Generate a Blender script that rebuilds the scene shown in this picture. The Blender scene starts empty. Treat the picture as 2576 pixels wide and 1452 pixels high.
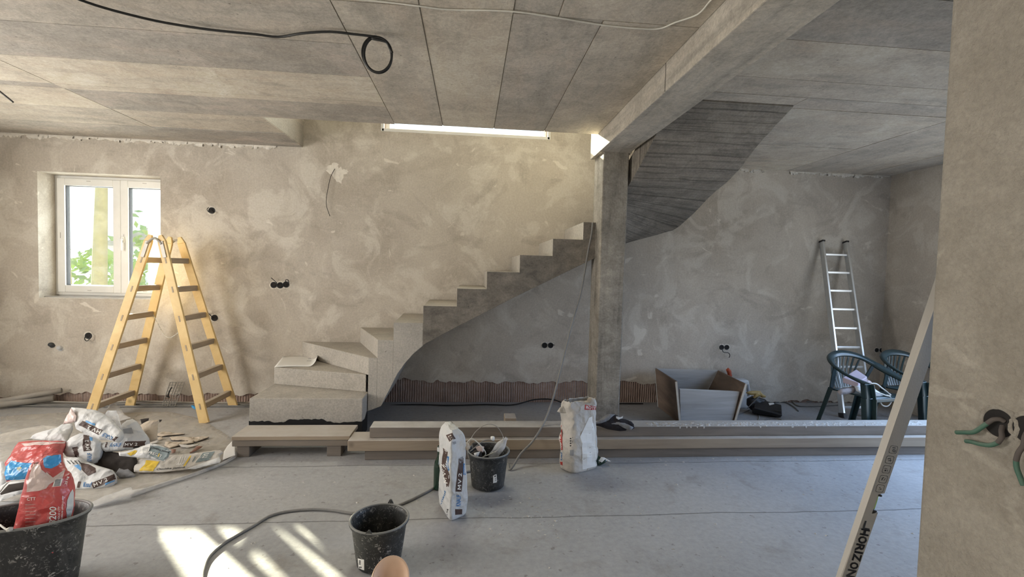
import bpy, math, random
from math import sin, cos, pi, radians as R
from mathutils import Vector as V, Matrix, noise, geometry
from mathutils.bvhtree import BVHTree
random.seed(7)
sc = bpy.context.scene
COL = sc.collection

# ------------------------------------------------------------ camera
H = 1.5; FPX = 1170.0
yaw, pit, rol = R(5.17), R(2.30), R(1.536)
fw = V((sin(yaw)*cos(pit), cos(yaw)*cos(pit), -sin(pit)))
rt = V((cos(yaw), -sin(yaw), 0)); up = rt.cross(fw)
rt2 = cos(rol)*rt + sin(rol)*up; up2 = -sin(rol)*rt + cos(rol)*up
cam = bpy.data.cameras.new('camera'); co = bpy.data.objects.new('camera', cam); COL.objects.link(co)
CAM = V((0, 0, H))
m = Matrix((rt2, up2, -fw)).transposed().to_4x4(); m.translation = CAM
co.matrix_world = m
cam.sensor_fit = 'HORIZONTAL'; cam.sensor_width = 36.0; cam.lens = 36.0*FPX/2576.0
cam.clip_start = 0.05; cam.clip_end = 300
sc.camera = co

# ------------------------------------------------------------ world, sun, daylight, exposure
sc.view_settings.view_transform = 'Standard'; sc.view_settings.look = 'None'
sc.view_settings.exposure = 0.10; sc.view_settings.gamma = 1.0
sc.view_settings.use_curve_mapping = False
sc.cycles.max_bounces = 8; sc.cycles.diffuse_bounces = 5; sc.cycles.glossy_bounces = 3; sc.cycles.transparent_max_bounces = 12
sc.cycles.use_adaptive_sampling = True; sc.cycles.adaptive_threshold = 0.025
sc.cycles.sample_clamp_indirect = 6
sc.cycles.caustics_reflective = False; sc.cycles.caustics_refractive = False
w = bpy.data.worlds.new('sky'); sc.world = w; w.use_nodes = True
nt = w.node_tree; nt.nodes.clear()
bg = nt.nodes.new('ShaderNodeBackground'); wo = nt.nodes.new('ShaderNodeOutputWorld')
gr = nt.nodes.new('ShaderNodeValToRGB'); sx = nt.nodes.new('ShaderNodeSeparateXYZ'); tc = nt.nodes.new('ShaderNodeTexCoord')
nt.links.new(tc.outputs['Generated'], sx.inputs[0]); nt.links.new(sx.outputs['Z'], gr.inputs[0])
gr.color_ramp.elements[0].color = (0.92, 0.97, 1.0, 1); gr.color_ramp.elements[1].color = (0.45, 0.66, 1.0, 1)
nt.links.new(gr.outputs[0], bg.inputs[0]); bg.inputs[1].default_value = 1.9
nt.links.new(bg.outputs[0], wo.inputs[0])

SUN_DIR = V((0.95, -1.0, -0.45)).normalized()
sl = bpy.data.lights.new('sun', 'SUN'); sl.energy = 50.0; sl.angle = R(0.9); sl.color = (1.0, 0.90, 0.68)
so = bpy.data.objects.new('sun', sl); COL.objects.link(so)
so.rotation_euler = SUN_DIR.to_track_quat('-Z', 'Y').to_euler(); so.location = (-9, 12, 9)

def daylight(name, loc, d, sx_, sy_, power, colr, spread=180):
    l = bpy.data.lights.new(name, 'AREA'); l.shape = 'RECTANGLE'; l.size = sx_; l.size_y = sy_
    l.energy = power; l.color = colr; l.spread = R(spread)
    o = bpy.data.objects.new(name, l); COL.objects.link(o); o.location = loc
    o.rotation_euler = V(d).to_track_quat('-Z', 'Y').to_euler()
    return o
# area lamps in the openings: unseen side ones inferred, front one added as fill
daylight('daylight_right_door', (4.93, 2.75, 1.15), (-1, -.05, -.95), 2.9, 2.2, 57, (0.40, 0.62, 1.0), 125)
daylight('daylight_left_door', (-4.80, 2.3, 1.6), (1, 0.1, 0), 2.0, 1.6, 104, (1.0, 0.94, 0.86))
daylight('fill_lamp_front', (-2.0, -2.52, 1.4), (0, 1, 0), 3.0, 1.7, 6, (1.0, 0.92, 0.84))  # added weak fill lamp behind the viewer, in a made-up window
daylight('daylight_back_window', (-3.81, 5.52, 1.72), (0, -1, 0), 1.1, 1.2, 20, (0.95, 0.97, 1.0))
daylight('daylight_stair_window', (-0.07, 5.44, 3.62), (0, -1, -0.2), 1.7, 1.25, 115, (1.0, 0.92, 0.76))

# ------------------------------------------------------------ pixel to place
def ray(x, y): return (x-1288)/FPX*rt2 - (y-726)/FPX*up2 + fw
def onz(x, y, z=0.0):
    d = ray(x, y); return CAM + d*((z-H)/d.z)
def ony(x, y, Y):
    d = ray(x, y); return CAM + d*(Y/d.y)
def onx(x, y, X):
    d = ray(x, y); return CAM + d*(X/d.x)
def onp(x, y, O, n):
    d = ray(x, y); return CAM + d*((O-CAM).dot(n)/d.dot(n))

# ------------------------------------------------------------ object helpers
def tag(o, label=None, cat=None, group=None, kind=None):
    if label: o['label'] = label
    if cat: o['category'] = cat
    if group: o['group'] = group
    if kind: o['kind'] = kind
    return o
def thing(name, loc, label, cat, group=None, rz=0):
    o = bpy.data.objects.new(name, None); COL.objects.link(o); o.location = loc
    o.rotation_euler = (0, 0, rz); o.empty_display_size = .1
    return tag(o, label, cat, group)
def mesh_obj(name, verts, faces, mats, parent=None, smooth=False, mi=None, tone=None, uv=None):
    me = bpy.data.meshes.new(name); me.from_pydata([tuple(v) for v in verts], [], [tuple(f) for f in faces])
    if not isinstance(mats, (list, tuple)): mats = [mats]
    for x in mats: me.materials.append(x)
    if mi: me.polygons.foreach_set('material_index', mi)
    if smooth: me.polygons.foreach_set('use_smooth', [True]*len(me.polygons))
    if tone:
        a = me.attributes.new('tone', 'FLOAT', 'FACE'); a.data.foreach_set('value', tone)
    if uv:
        u = me.uv_layers.new(name='UVMap')
        for p in me.polygons:
            for li, vi in zip(p.loop_indices, p.vertices): u.data[li].uv = uv[vi]
    me.update(); me.validate()
    o = bpy.data.objects.new(name, me); COL.objects.link(o)
    if parent is not None:
        o.parent = parent
        o.matrix_parent_inverse = Matrix.LocRotScale(parent.location, parent.rotation_euler, None).inverted()
    return o
class MB:
    def __init__(s): s.v = []; s.f = []; s.m = []; s.t = []; s.uv = []
    def add(s, v, f, m=0, t=0.5, uv=None):
        k = len(s.v); s.v += [V(x) for x in v]; s.f += [tuple(i+k for i in q) for q in f]
        s.m += [m]*len(f); s.t += [t]*len(f); s.uv += (uv if uv else [(x[0], x[1]) for x in v]); return s
    def box(s, a, b, m=0, t=.5, bev=0):
        x0, y0, z0 = [min(p, q) for p, q in zip(a, b)]; x1, y1, z1 = [max(p, q) for p, q in zip(a, b)]
        v = [(x0,y0,z0),(x1,y0,z0),(x1,y1,z0),(x0,y1,z0),(x0,y0,z1),(x1,y0,z1),(x1,y1,z1),(x0,y1,z1)]
        return s.add(v, BOXF, m, t)
    def hexa(s, v, m=0): return s.add(v, BOXF, m)
    def bar(s, p0, p1, w, h, upv=(0,0,1), m=0, w1=None, h1=None):
        p0 = V(p0); p1 = V(p1); d = (p1-p0).normalized(); side = d.cross(V(upv))
        if side.length < 1e-4: side = d.cross(V((0,1,0)))
        side.normalize(); u = side.cross(d).normalized(); w1 = w1 or w; h1 = h1 or h
        v = []
        for p, a, b in ((p0, w, h), (p1, w1, h1)):
            v += [p-side*a/2-u*b/2, p+side*a/2-u*b/2, p+side*a/2+u*b/2, p-side*a/2+u*b/2]
        return s.add(v, [(0,3,2,1),(4,5,6,7),(0,1,5,4),(1,2,6,5),(2,3,7,6),(3,0,4,7)], m)
    def tube(s, pts, r, n=8, m=0, cap=True, r1=None):
        pts = [V(p) for p in pts]; v = []; f = []
        t0 = (pts[1]-pts[0]).normalized(); ref = V((0,0,1)) if abs(t0.z) < .9 else V((1,0,0))
        a = t0.cross(ref).normalized()
        N = len(pts)
        for i, p in enumerate(pts):
            t = (pts[min(i+1,N-1)]-pts[max(i-1,0)]).normalized()
            a = (a - t*a.dot(t)).normalized(); b = t.cross(a)
            rr = r if r1 is None else r+(r1-r)*i/(N-1)
            v += [p+a*rr*cos(2*pi*k/n)+b*rr*sin(2*pi*k/n) for k in range(n)]
        for i in range(N-1):
            for k in range(n): f.append((i*n+k, i*n+(k+1)%n, (i+1)*n+(k+1)%n, (i+1)*n+k))
        if cap: f += [tuple(range(n-1,-1,-1)), tuple(range((N-1)*n, N*n))]
        return s.add(v, f, m)
    def lathe(s, c, prof, n=40, m=0, sx=1, sy=1, axis=None, wob=0, seed=0):
        # prof: (r, z) list; axis: Matrix 3x3 optional
        c = V(c); v = []; f = []
        for j, (r, z) in enumerate(prof):
            for k in range(n):
                a = 2*pi*k/n; q = 1+wob*noise.noise(V((cos(a)*1.3, sin(a)*1.3, seed+z*3)))
                p = V((r*q*cos(a)*sx, r*q*sin(a)*sy, z))
                v.append(c+(axis @ p if axis else p))
        for j in range(len(prof)-1):
            for k in range(n): f.append((j*n+k, j*n+(k+1)%n, (j+1)*n+(k+1)%n, (j+1)*n+k))
        return s.add(v, f, m)
    def prism(s, poly, d, m=0):
        # poly: planar 3D points, extruded by vector d
        n = len(poly); poly = [V(p) for p in poly]; d = V(d)
        v = poly+[p+d for p in poly]
        f = [tuple(range(n)), tuple(range(2*n-1, n-1, -1))]+[(i, i+n, (i+1)%n+n, (i+1)%n) for i in range(n)]
        return s.add(v, f, m)
    def grid(s, fn, nu, nv, m=0, t=.5):
        v = []; f = []; uv = []
        for j in range(nv+1):
            for i in range(nu+1): v.append(V(fn(i/nu, j/nv))); uv.append((i/nu, j/nv))
        for j in range(nv):
            for i in range(nu): k = j*(nu+1)+i; f.append((k, k+1, k+nu+2, k+nu+1))
        return s.add(v, f, m, t, uv)
    def build(s, name, mats, parent=None, smooth=False, tone=False, uv=False, bevel=0, solid=0, angle=None):
        o = mesh_obj(name, s.v, s.f, mats, parent, smooth, s.m, s.t if tone else None, s.uv if uv else None)
        if solid:
            md = o.modifiers.new('solid', 'SOLIDIFY'); md.thickness = solid; md.offset = 0
        if bevel:
            md = o.modifiers.new('bevel', 'BEVEL'); md.width = bevel; md.segments = 2; md.limit_method = 'ANGLE'; md.angle_limit = R(40)
        return o
BOXF = [(0,3,2,1),(4,5,6,7),(0,1,5,4),(1,2,6,5),(2,3,7,6),(3,0,4,7)]
def spline(pts, k=8):
    pts = [V(p) for p in pts]; out = []
    for i in range(len(pts)-1):
        p0 = pts[max(i-1,0)]; p1 = pts[i]; p2 = pts[i+1]; p3 = pts[min(i+2,len(pts)-1)]
        for j in range(k):
            t = j/k
            out.append(.5*((2*p1)+(-p0+p2)*t+(2*p0-5*p1+4*p2-p3)*t*t+(-p0+3*p1-3*p2+p3)*t**3))
    return out+[pts[-1]]
def copy_tree(o, parent=None):
    c = o.copy(); COL.objects.link(c); c.parent = parent
    for ch in [x for x in COL.objects if x.parent == o]: copy_tree(ch, c)
    return c
def fbm(p, o=4):
    return noise.fractal(V(p), 1.0, 2.0, o)

# ------------------------------------------------------------ materials
def newmat(name):
    mt = bpy.data.materials.new(name); mt.use_nodes = True; n = mt.node_tree; b = n.nodes['Principled BSDF']
    return mt, n, b
def N(n, t, **k):
    x = n.nodes.new(t)
    for a, b in k.items(): setattr(x, a, b)
    return x
def c4(c): return (c[0], c[1], c[2], 1)
def ntex(n, vec, scale, detail=6, rough=.6, dist=0):
    t = N(n, 'ShaderNodeTexNoise'); t.inputs['Scale'].default_value = scale; t.inputs['Detail'].default_value = detail
    t.inputs['Roughness'].default_value = rough; t.inputs['Distortion'].default_value = dist
    n.links.new(vec, t.inputs['Vector']); return t.outputs['Fac']
def ramp(n, fac, stops):
    r = N(n, 'ShaderNodeValToRGB'); el = r.color_ramp.elements
    while len(el) < len(stops): el.new(.5)
    for e, (p, c) in zip(el, stops):
        e.position = p; e.color = c4(c) if isinstance(c, (tuple, list)) else (c, c, c, 1)
    n.links.new(fac, r.inputs[0]); return r.outputs[0]
def mix(n, fac, a, b, mode='MIX'):
    x = N(n, 'ShaderNodeMix', data_type='RGBA', blend_type=mode)
    for s_, q in ((0, fac), (6, a), (7, b)):
        if isinstance(q, bpy.types.NodeSocket): n.links.new(q, x.inputs[s_])
        else: x.inputs[s_].default_value = q if s_ == 0 else c4(q)
    return x.outputs[2]
def math_(n, op, a, b=0.0, c=None):
    x = N(n, 'ShaderNodeMath', operation=op)
    for i, q in enumerate((a, b) if c is None else (a, b, c)):
        if isinstance(q, bpy.types.NodeSocket): n.links.new(q, x.inputs[i])
        else: x.inputs[i].default_value = q
    return x.outputs[0]
def bumpn(n, b, h, strength, dist=.01, prev=None):
    x = N(n, 'ShaderNodeBump'); x.inputs['Strength'].default_value = strength; x.inputs['Distance'].default_value = dist
    n.links.new(h, x.inputs['Height'])
    if prev is not None: n.links.new(prev, x.inputs['Normal'])
    n.links.new(x.outputs[0], b.inputs['Normal']); return x.outputs[0]
def mapping(n, src, scale=(1,1,1), loc=(0,0,0)):
    mp = N(n, 'ShaderNodeMapping'); mp.inputs['Scale'].default_value = scale; mp.inputs['Location'].default_value = loc
    n.links.new(src, mp.inputs[0]); return mp.outputs[0]
def crumple(n, b, tc, k, prev=None):
    d = ntex(n, tc, 6, 3, .5); mp = N(n, 'ShaderNodeVectorMath', operation='ADD'); sc_ = N(n, 'ShaderNodeVectorMath', operation='SCALE'); sc_.inputs['Scale'].default_value = .10
    cb = N(n, 'ShaderNodeCombineXYZ'); n.links.new(d, cb.inputs[0]); n.links.new(ntex(n, tc, 5, 2), cb.inputs[1]); n.links.new(ntex(n, tc, 4, 2), cb.inputs[2])
    n.links.new(cb.outputs[0], sc_.inputs[0]); n.links.new(tc, mp.inputs[0]); n.links.new(sc_.outputs[0], mp.inputs[1])
    for s_, st, di in ((7, .9*k, .05), (17, .8*k, .025), (41, .6*k, .010)):
        v = N(n, 'ShaderNodeTexVoronoi', feature='F1'); v.inputs['Scale'].default_value = s_; n.links.new(mp.outputs[0], v.inputs['Vector'])
        prev = bumpn(n, b, v.outputs['Distance'], st, di, prev)
    return prev
def simple(name, col, rough=.7, metal=0, var=.15, scale=6, bump=.2, bscale=40, dust=0, stretch=(1,1,1), spec=.4, speck=None, dust_sheen_col=(.55,.52,.47), fold=0):
    mt, n, b = newmat(name); tc = N(n, 'ShaderNodeTexCoord').outputs['Object']; vec = mapping(n, tc, stretch)
    f = ntex(n, vec, scale)
    c = ramp(n, f, [(.3, [x*(1-var) for x in col]), (.7, [min(1, x*(1+var)) for x in col])])
    if dust:
        d = ntex(n, tc, 5, 8, .7); g = N(n, 'ShaderNodeNewGeometry').outputs['Normal']; s_ = N(n, 'ShaderNodeSeparateXYZ'); n.links.new(g, s_.inputs[0])
        up_ = math_(n, 'MULTIPLY_ADD', s_.outputs[2], .45, .45)
        k = math_(n, 'MULTIPLY', up_, ramp(n, d, [(.3, 0), (.7, dust)])); k.node.use_clamp = True
        c = mix(n, k, c, dust_sheen_col)
    if speck:
        q = ntex(n, tc, speck[0], 5, .65, 1.2); k = ramp(n, q, [(speck[1], 0), (speck[1]+.05, 1)]); k = math_(n, 'MULTIPLY', k, ramp(n, ntex(n, tc, 9, 3, .6), [(.46, .1), (.60, .9)])); c = mix(n, k, c, speck[2])
        if len(speck) > 3: sm = ntex(n, mapping(n, tc, (1,1,.5)), 12, 6, .7, 1.5); c = mix(n, ramp(n, sm, [(.50, 0), (.75, speck[3])]), c, speck[2])
    n.links.new(c, b.inputs['Base Color']); b.inputs['Roughness'].default_value = rough; b.inputs['Metallic'].default_value = metal
    b.inputs['Specular IOR Level'].default_value = spec
    p = bumpn(n, b, ntex(n, vec, bscale, 5), bump, .004) if bump else None
    if fold: crumple(n, b, tc, fold, p)
    return mt

def plaster_mat(name, base=(.51,.465,.405), light=(.68,.64,.57), dark=(.41,.365,.31), grain=1.0, patch=1.0):
    mt, n, b = newmat(name); tc = N(n, 'ShaderNodeTexCoord').outputs['Object']
    f1 = ntex(n, tc, .9, 5, .6, .6)
    c = ramp(n, f1, [(.32, dark), (.5, base), (.68, [x*1.12 for x in base])])
    f2 = ntex(n, mapping(n, tc, (1,1,1), (7,3,5)), 2.3, 10, .62, 1.0)              # smooth trowelled filler
    c = mix(n, math_(n, 'MULTIPLY', ramp(n, f2, [(.50, 0), (.59, 1)]), .55*patch), c, light)
    f6 = ntex(n, mapping(n, tc, (1,1,1.3), (11,2,8)), 1.9, 8, .6, 1.4); c = mix(n, math_(n, 'MULTIPLY', ramp(n, f6, [(.54, 0), (.64, 1)]), .45*patch), c, [x*.86 for x in dark])
    f3 = ntex(n, mapping(n, tc, (1,1,1.1), (2,9,1)), 3.2, 8, .5, 1.6)              # sharp little flakes
    c = mix(n, math_(n, 'MULTIPLY', ramp(n, f3, [(.66, 0), (.70, 1)]), .75*patch), c, [min(1, x*1.08) for x in light])
    f5 = ntex(n, mapping(n, tc, (1.6,1,.7), (4,4,4)), 1.7, 3, .5, 2.0)             # sweeping trowel marks
    rr = math_(n, 'ABSOLUTE', math_(n, 'SUBTRACT', f5, .5)); c = mix(n, math_(n, 'MULTIPLY', ramp(n, rr, [(0, 1), (.03, 0)]), .12*patch), c, light)
    f4 = ntex(n, tc, 55, 4, .7)
    c = mix(n, .22, c, ramp(n, f4, [(.3, .25), (.7, .8)]), 'OVERLAY')
    n.links.new(c, b.inputs['Base Color']); b.inputs['Roughness'].default_value = .93; b.inputs['Specular IOR Level'].default_value = .15
    p = bumpn(n, b, ntex(n, mapping(n, tc, (1,1,1)), 120 if grain < 2 else 95, 4, .6, .6), min(1, .35*grain), .004 if grain < 2 else .007)
    p = bumpn(n, b, f2, .4 if grain < 2 else .12, .015, p); bumpn(n, b, ntex(n, tc, 9, 4), .25*grain, .01, p)
    return mt
def concrete_mat(name, base=(.46,.425,.37), warm=(.52,.45,.36), dark=(.32,.30,.265), coord='UV', sc_=(.9,4.2,1), pits=.6, tone=True, lines=None, contrast=1.0):
    mt, n, b = newmat(name); tcn = N(n, 'ShaderNodeTexCoord'); tc = tcn.outputs[coord]; ob = tcn.outputs['Object']
    g = mapping(n, tc, sc_)
    f = ntex(n, g, 1.6, 8, .65, .4)
    c = ramp(n, f, [(.34, dark), (.48, base), (.7, warm)])
    c = mix(n, 1-.62*contrast, c, base)
    big = ntex(n, ob, 1.5, 7, .65, .8); c = mix(n, .55*contrast, c, ramp(n, big, [(.35, .35), (.65, .65)]), 'OVERLAY')
    if tone:
        at = N(n, 'ShaderNodeAttribute', attribute_name='tone'); c = mix(n, .55, c, ramp(n, at.outputs['Fac'], [(0, (.3,.3,.32)), (1, (.72,.68,.62))]), 'OVERLAY')
    if lines:
        sp = N(n, 'ShaderNodeSeparateXYZ'); n.links.new(tc, sp.inputs[0])
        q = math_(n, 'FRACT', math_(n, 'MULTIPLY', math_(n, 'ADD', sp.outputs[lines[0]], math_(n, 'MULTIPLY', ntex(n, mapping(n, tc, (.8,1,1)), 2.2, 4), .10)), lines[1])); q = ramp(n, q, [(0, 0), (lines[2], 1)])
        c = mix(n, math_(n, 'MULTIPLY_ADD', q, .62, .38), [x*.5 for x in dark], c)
    if pits:
        v = N(n, 'ShaderNodeTexVoronoi'); v.inputs['Scale'].default_value = 16; n.links.new(mapping(n, ob, (1,1,1)), v.inputs['Vector'])
        pk = math_(n, 'MULTIPLY', ramp(n, v.outputs['Distance'], [(.06, 1), (.11, 0)]), math_(n, 'MULTIPLY', ramp(n, ntex(n, ob, 3, 3), [(.52, 0), (.6, 1)]), pits))
        c = mix(n, pk, c, (.07,.065,.06))
    fine = ntex(n, ob, 60, 6, .75); c = mix(n, .38, c, ramp(n, fine, [(.3, .2), (.7, .8)]), 'OVERLAY'); mid = ntex(n, mapping(n, ob, (1,1,1.6), (5,5,5)), 6, 9, .7, 1.0); c = mix(n, .45*contrast*contrast, c, ramp(n, mid, [(.34, .28), (.66, .72)]), 'OVERLAY')
    n.links.new(c, b.inputs['Base Color']); b.inputs['Roughness'].default_value = .88; b.inputs['Specular IOR Level'].default_value = .2
    p = bumpn(n, b, fine, .5, .004); p = bumpn(n, b, mid, .4, .010, p); bumpn(n, b, f, .4, .008, p)
    return mt
def floor_mat():
    mt, n, b = newmat('dusty_screed'); tc = N(n, 'ShaderNodeTexCoord').outputs['Object']
    f = ntex(n, tc, .8, 6, .6, .5)
    c = ramp(n, f, [(.3, (.315,.315,.32)), (.5, (.365,.365,.37)), (.72, (.425,.42,.42))])
    f2 = ntex(n, mapping(n, tc, (1,1,1), (3,1,0)), 3.5, 9, .65, .3)
    c = mix(n, math_(n, 'MULTIPLY', ramp(n, f2, [(.30, 1), (.44, 0)]), .55), c, (.24,.22,.20))
    f3 = ntex(n, tc, 30, 5, .7); c = mix(n, .25, c, ramp(n, f3, [(.3, .3), (.7, .75)]), 'OVERLAY')
    c = mix(n, math_(n, 'MULTIPLY', ramp(n, ntex(n, tc, 22, 4, .5), [(.66, 0), (.70, 1)]), .5), c, (.14,.125,.11))
    sp = N(n, 'ShaderNodeSeparateXYZ'); n.links.new(tc, sp.inputs[0])
    wob = math_(n, 'MULTIPLY', math_(n, 'SUBTRACT', ntex(n, tc, 2, 3), .5), .05)
    seam = None
    for yy in (2.745, 3.52, .9):
        d = math_(n, 'ABSOLUTE', math_(n, 'SUBTRACT', math_(n, 'ADD', sp.outputs[1], wob), yy))
        s_ = ramp(n, d, [(0, 0), (.006, 1)]); seam = s_ if seam is None else math_(n, 'MULTIPLY', seam, s_)
    c = mix(n, math_(n, 'MULTIPLY_ADD', seam, .62, .38), (.08,.075,.07), c)
    n.links.new(c, b.inputs['Base Color']); b.inputs['Roughness'].default_value = .82; b.inputs['Specular IOR Level'].default_value = .25
    ft = ntex(n, mapping(n, tc, (1,1.6,1)), 13, 6, .6, .8)
    p = bumpn(n, b, f3, .25, .003); p = bumpn(n, b, ft, .45, .008, p); bumpn(n, b, seam, .6, .01, p)
    return mt
def brick_mat():
    mt, n, b = newmat('ribbed_hollow_brick'); tc = N(n, 'ShaderNodeTexCoord').outputs['Object']
    sp = N(n, 'ShaderNodeSeparateXYZ'); n.links.new(tc, sp.inputs[0])
    jit = math_(n, 'MULTIPLY', ntex(n, tc, 9, 3), .02)
    x = math_(n, 'ADD', sp.outputs[0], jit)
    rib = math_(n, 'SINE', math_(n, 'MULTIPLY', x, 240)); j = math_(n, 'FRACT', math_(n, 'MULTIPLY', x, 4.0)); j = ramp(n, j, [(0, 0), (.035, 1)])
    f = ntex(n, tc, 6, 6, .7); c = ramp(n, f, [(.3, (.29,.21,.175)), (.55, (.41,.305,.255)), (.75, (.52,.45,.40))])
    c = mix(n, math_(n, 'MULTIPLY', ramp(n, rib, [(.2, 1), (.9, 0)]), .25), c, (.22,.13,.10)); c = mix(n, j, (.12,.10,.09), c)
    n.links.new(c, b.inputs['Base Color']); b.inputs['Roughness'].default_value = .95
    bumpn(n, b, math_(n, 'ADD', rib, math_(n, 'MULTIPLY', f, 2)), .8, .006)
    return mt
def wood_mat(name, col, dark, sc_=(2,30,30), rough=.55, knots=True, dust=0.0, bump=.2):
    mt, n, b = newmat(name); tc = N(n, 'ShaderNodeTexCoord').outputs['Object']
    f = ntex(n, mapping(n, tc, sc_), 1.0, 6, .6, .6); c = ramp(n, f, [(.3, dark), (.6, col), (.8, [min(1, x*1.12) for x in col])])
    if knots:
        v = N(n, 'ShaderNodeTexVoronoi'); v.inputs['Scale'].default_value = 3.3; n.links.new(tc, v.inputs['Vector'])
        c = mix(n, math_(n, 'MULTIPLY', ramp(n, v.outputs['Distance'], [(.03, 1), (.10, 0)]), .7), c, [x*.45 for x in dark])
    if dust:
        g = N(n, 'ShaderNodeNewGeometry').outputs['Normal']; s_ = N(n, 'ShaderNodeSeparateXYZ'); n.links.new(g, s_.inputs[0])
        k = math_(n, 'MULTIPLY', ramp(n, s_.outputs[2], [(.3, .10), (.9, 1)]), ramp(n, ntex(n, tc, 4, 7, .7), [(.25, dust*.5), (.65, dust)]))
        c = mix(n, k, c, (.56,.54,.51))
    n.links.new(c, b.inputs['Base Color']); b.inputs['Roughness'].default_value = rough; b.inputs['Specular IOR Level'].default_value = .3
    if bump: bumpn(n, b, f, bump, .004)
    return mt
def film_mat(name, col, alpha, rough=.35):
    mt, n, b = newmat(name); b.inputs['Base Color'].default_value = c4(col); b.inputs['Roughness'].default_value = rough
    tc = N(n, 'ShaderNodeTexCoord').outputs['Object']
    f = ntex(n, tc, 7, 6, .6, 1); a = ramp(n, f, [(.3, max(0, alpha-.15)), (.7, min(1, alpha+.15))]); n.links.new(a, b.inputs['Alpha'])
    bumpn(n, b, ntex(n, tc, 14, 5, .6, 1), .5, .01)
    return mt
def glass_mat():
    mt = bpy.data.materials.new('window_glass'); mt.use_nodes = True; n = mt.node_tree; n.nodes.clear()
    o = N(n, 'ShaderNodeOutputMaterial'); t = N(n, 'ShaderNodeBsdfTransparent'); g = N(n, 'ShaderNodeBsdfGlossy'); x = N(n, 'ShaderNodeMixShader')
    t.inputs[0].default_value = (.95,.98,.97,1); g.inputs['Roughness'].default_value = .03; x.inputs[0].default_value = .06
    tc = N(n, 'ShaderNodeTexCoord').outputs['Object']; sm = N(n, 'ShaderNodeBsdfDiffuse'); sm.inputs[0].default_value = (.8,.82,.85,1)
    y = N(n, 'ShaderNodeMixShader'); n.links.new(ramp(n, ntex(n, tc, 4, 6, .6, 2), [(.45, .02), (.75, .14)]), y.inputs[0])
    n.links.new(t.outputs[0], x.inputs[1]); n.links.new(g.outputs[0], x.inputs[2]); n.links.new(x.outputs[0], y.inputs[1]); n.links.new(sm.outputs[0], y.inputs[2])
    n.links.new(y.outputs[0], o.inputs[0]); return mt

M = {}
M['plaster'] = plaster_mat('lime_plaster')
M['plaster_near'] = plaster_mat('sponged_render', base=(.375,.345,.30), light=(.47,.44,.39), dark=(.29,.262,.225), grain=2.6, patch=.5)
M['filler'] = simple('white_filler', (.70,.66,.59), .9, var=.12, scale=20, bump=.8, bscale=60)
M['ceil'] = concrete_mat('board_marked_concrete', base=(.50,.465,.41), warm=(.56,.495,.41), dark=(.34,.32,.285), contrast=.82)
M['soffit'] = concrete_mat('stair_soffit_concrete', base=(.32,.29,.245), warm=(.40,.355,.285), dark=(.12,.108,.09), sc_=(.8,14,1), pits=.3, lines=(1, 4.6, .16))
M['conc'] = concrete_mat('smooth_cast_concrete', base=(.44,.41,.365), warm=(.50,.46,.40), dark=(.33,.305,.27), coord='Object', sc_=(1.5,1.5,1.5), tone=False, pits=.5, contrast=.55)
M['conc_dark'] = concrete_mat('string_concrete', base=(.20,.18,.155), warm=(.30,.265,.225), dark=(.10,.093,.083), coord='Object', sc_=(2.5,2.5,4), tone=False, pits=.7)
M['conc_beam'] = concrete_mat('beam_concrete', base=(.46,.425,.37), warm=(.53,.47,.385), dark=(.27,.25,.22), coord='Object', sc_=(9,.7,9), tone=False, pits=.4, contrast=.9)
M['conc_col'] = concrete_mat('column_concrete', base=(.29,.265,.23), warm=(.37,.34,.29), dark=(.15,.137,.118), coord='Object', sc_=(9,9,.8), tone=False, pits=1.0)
M['seam'] = simple('seam_dark', (.10,.09,.08), .95, bump=0)
M['floor'] = floor_mat(); M['brick'] = brick_mat()
M['bitumen'] = simple('black_bitumen', (.012,.012,.013), .5, var=.3, bump=.6)
M['pvc'] = simple('white_pvc', (.80,.80,.78), .35, var=.04, bump=.05, dust=.25)
M['rubber'] = simple('black_gasket', (.03,.03,.032), .5, bump=0)
M['glass'] = glass_mat()
M['pine'] = wood_mat('lacquered_pine', (.76,.56,.27), (.64,.44,.19), (4,30,5), .4, True, 0)
M['pine_rung'] = wood_mat('worn_pine_rung', (.42,.33,.23), (.32,.25,.18), (14,4,30), .6, False, .5)
M['steel'] = simple('dull_steel', (.36,.34,.31), .5, .5, dust=.4)
M['alu'] = simple('brushed_aluminium', (.72,.74,.75), .32, .9, var=.1, bump=.1)
M['alu_matte'] = simple('anodised_aluminium', (.41,.39,.36), .5, .35, var=.06, scale=3, bump=.15, bscale=120)
M['gplastic'] = simple('dark_green_plastic', (.008,.026,.026), .28, spec=.7, var=.2, bump=.05, dust=.12, dust_sheen_col=(.28,.36,.42))  # bluish tint on upward faces paints the sky's reflection into the colour
M['bplastic'] = simple('dusty_black_plastic', (.020,.021,.022), .5, spec=.45, var=.3, bump=.3, bscale=12, dust=.05, speck=(60, .56, (.42,.41,.38), .14))
M['bplastic_clean'] = simple('black_plastic', (.018,.018,.020), .45, spec=.5, bump=.1)
M['rim'] = simple('dusty_rim', (.22,.22,.21), .5, bump=.2)
M['paper'] = simple('white_sack_paper', (.60,.61,.62), .6, var=.06, scale=5, bump=.35, bscale=16, dust=.35, dust_sheen_col=(.55,.50,.43), fold=0.5)
M['paper_grey'] = simple('dusty_sack_paper', (.54,.51,.47), .7, var=.12, scale=4, bump=.35, bscale=16, fold=0.5)
M['kraft'] = simple('kraft_paper', (.50,.42,.33), .85, var=.12, bump=.4, bscale=25, dust=.3, fold=0.7)
M['paper_dark'] = simple('dark_paper_and_shade', (.035,.028,.024), .9, bump=.2)
M['brown'] = simple('brown_print', (.075,.045,.038), .6, var=.1, bump=.1, fold=0.5)
M['blue'] = simple('blue_print', (.03,.17,.42), .6, var=.08, bump=.1)
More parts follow.
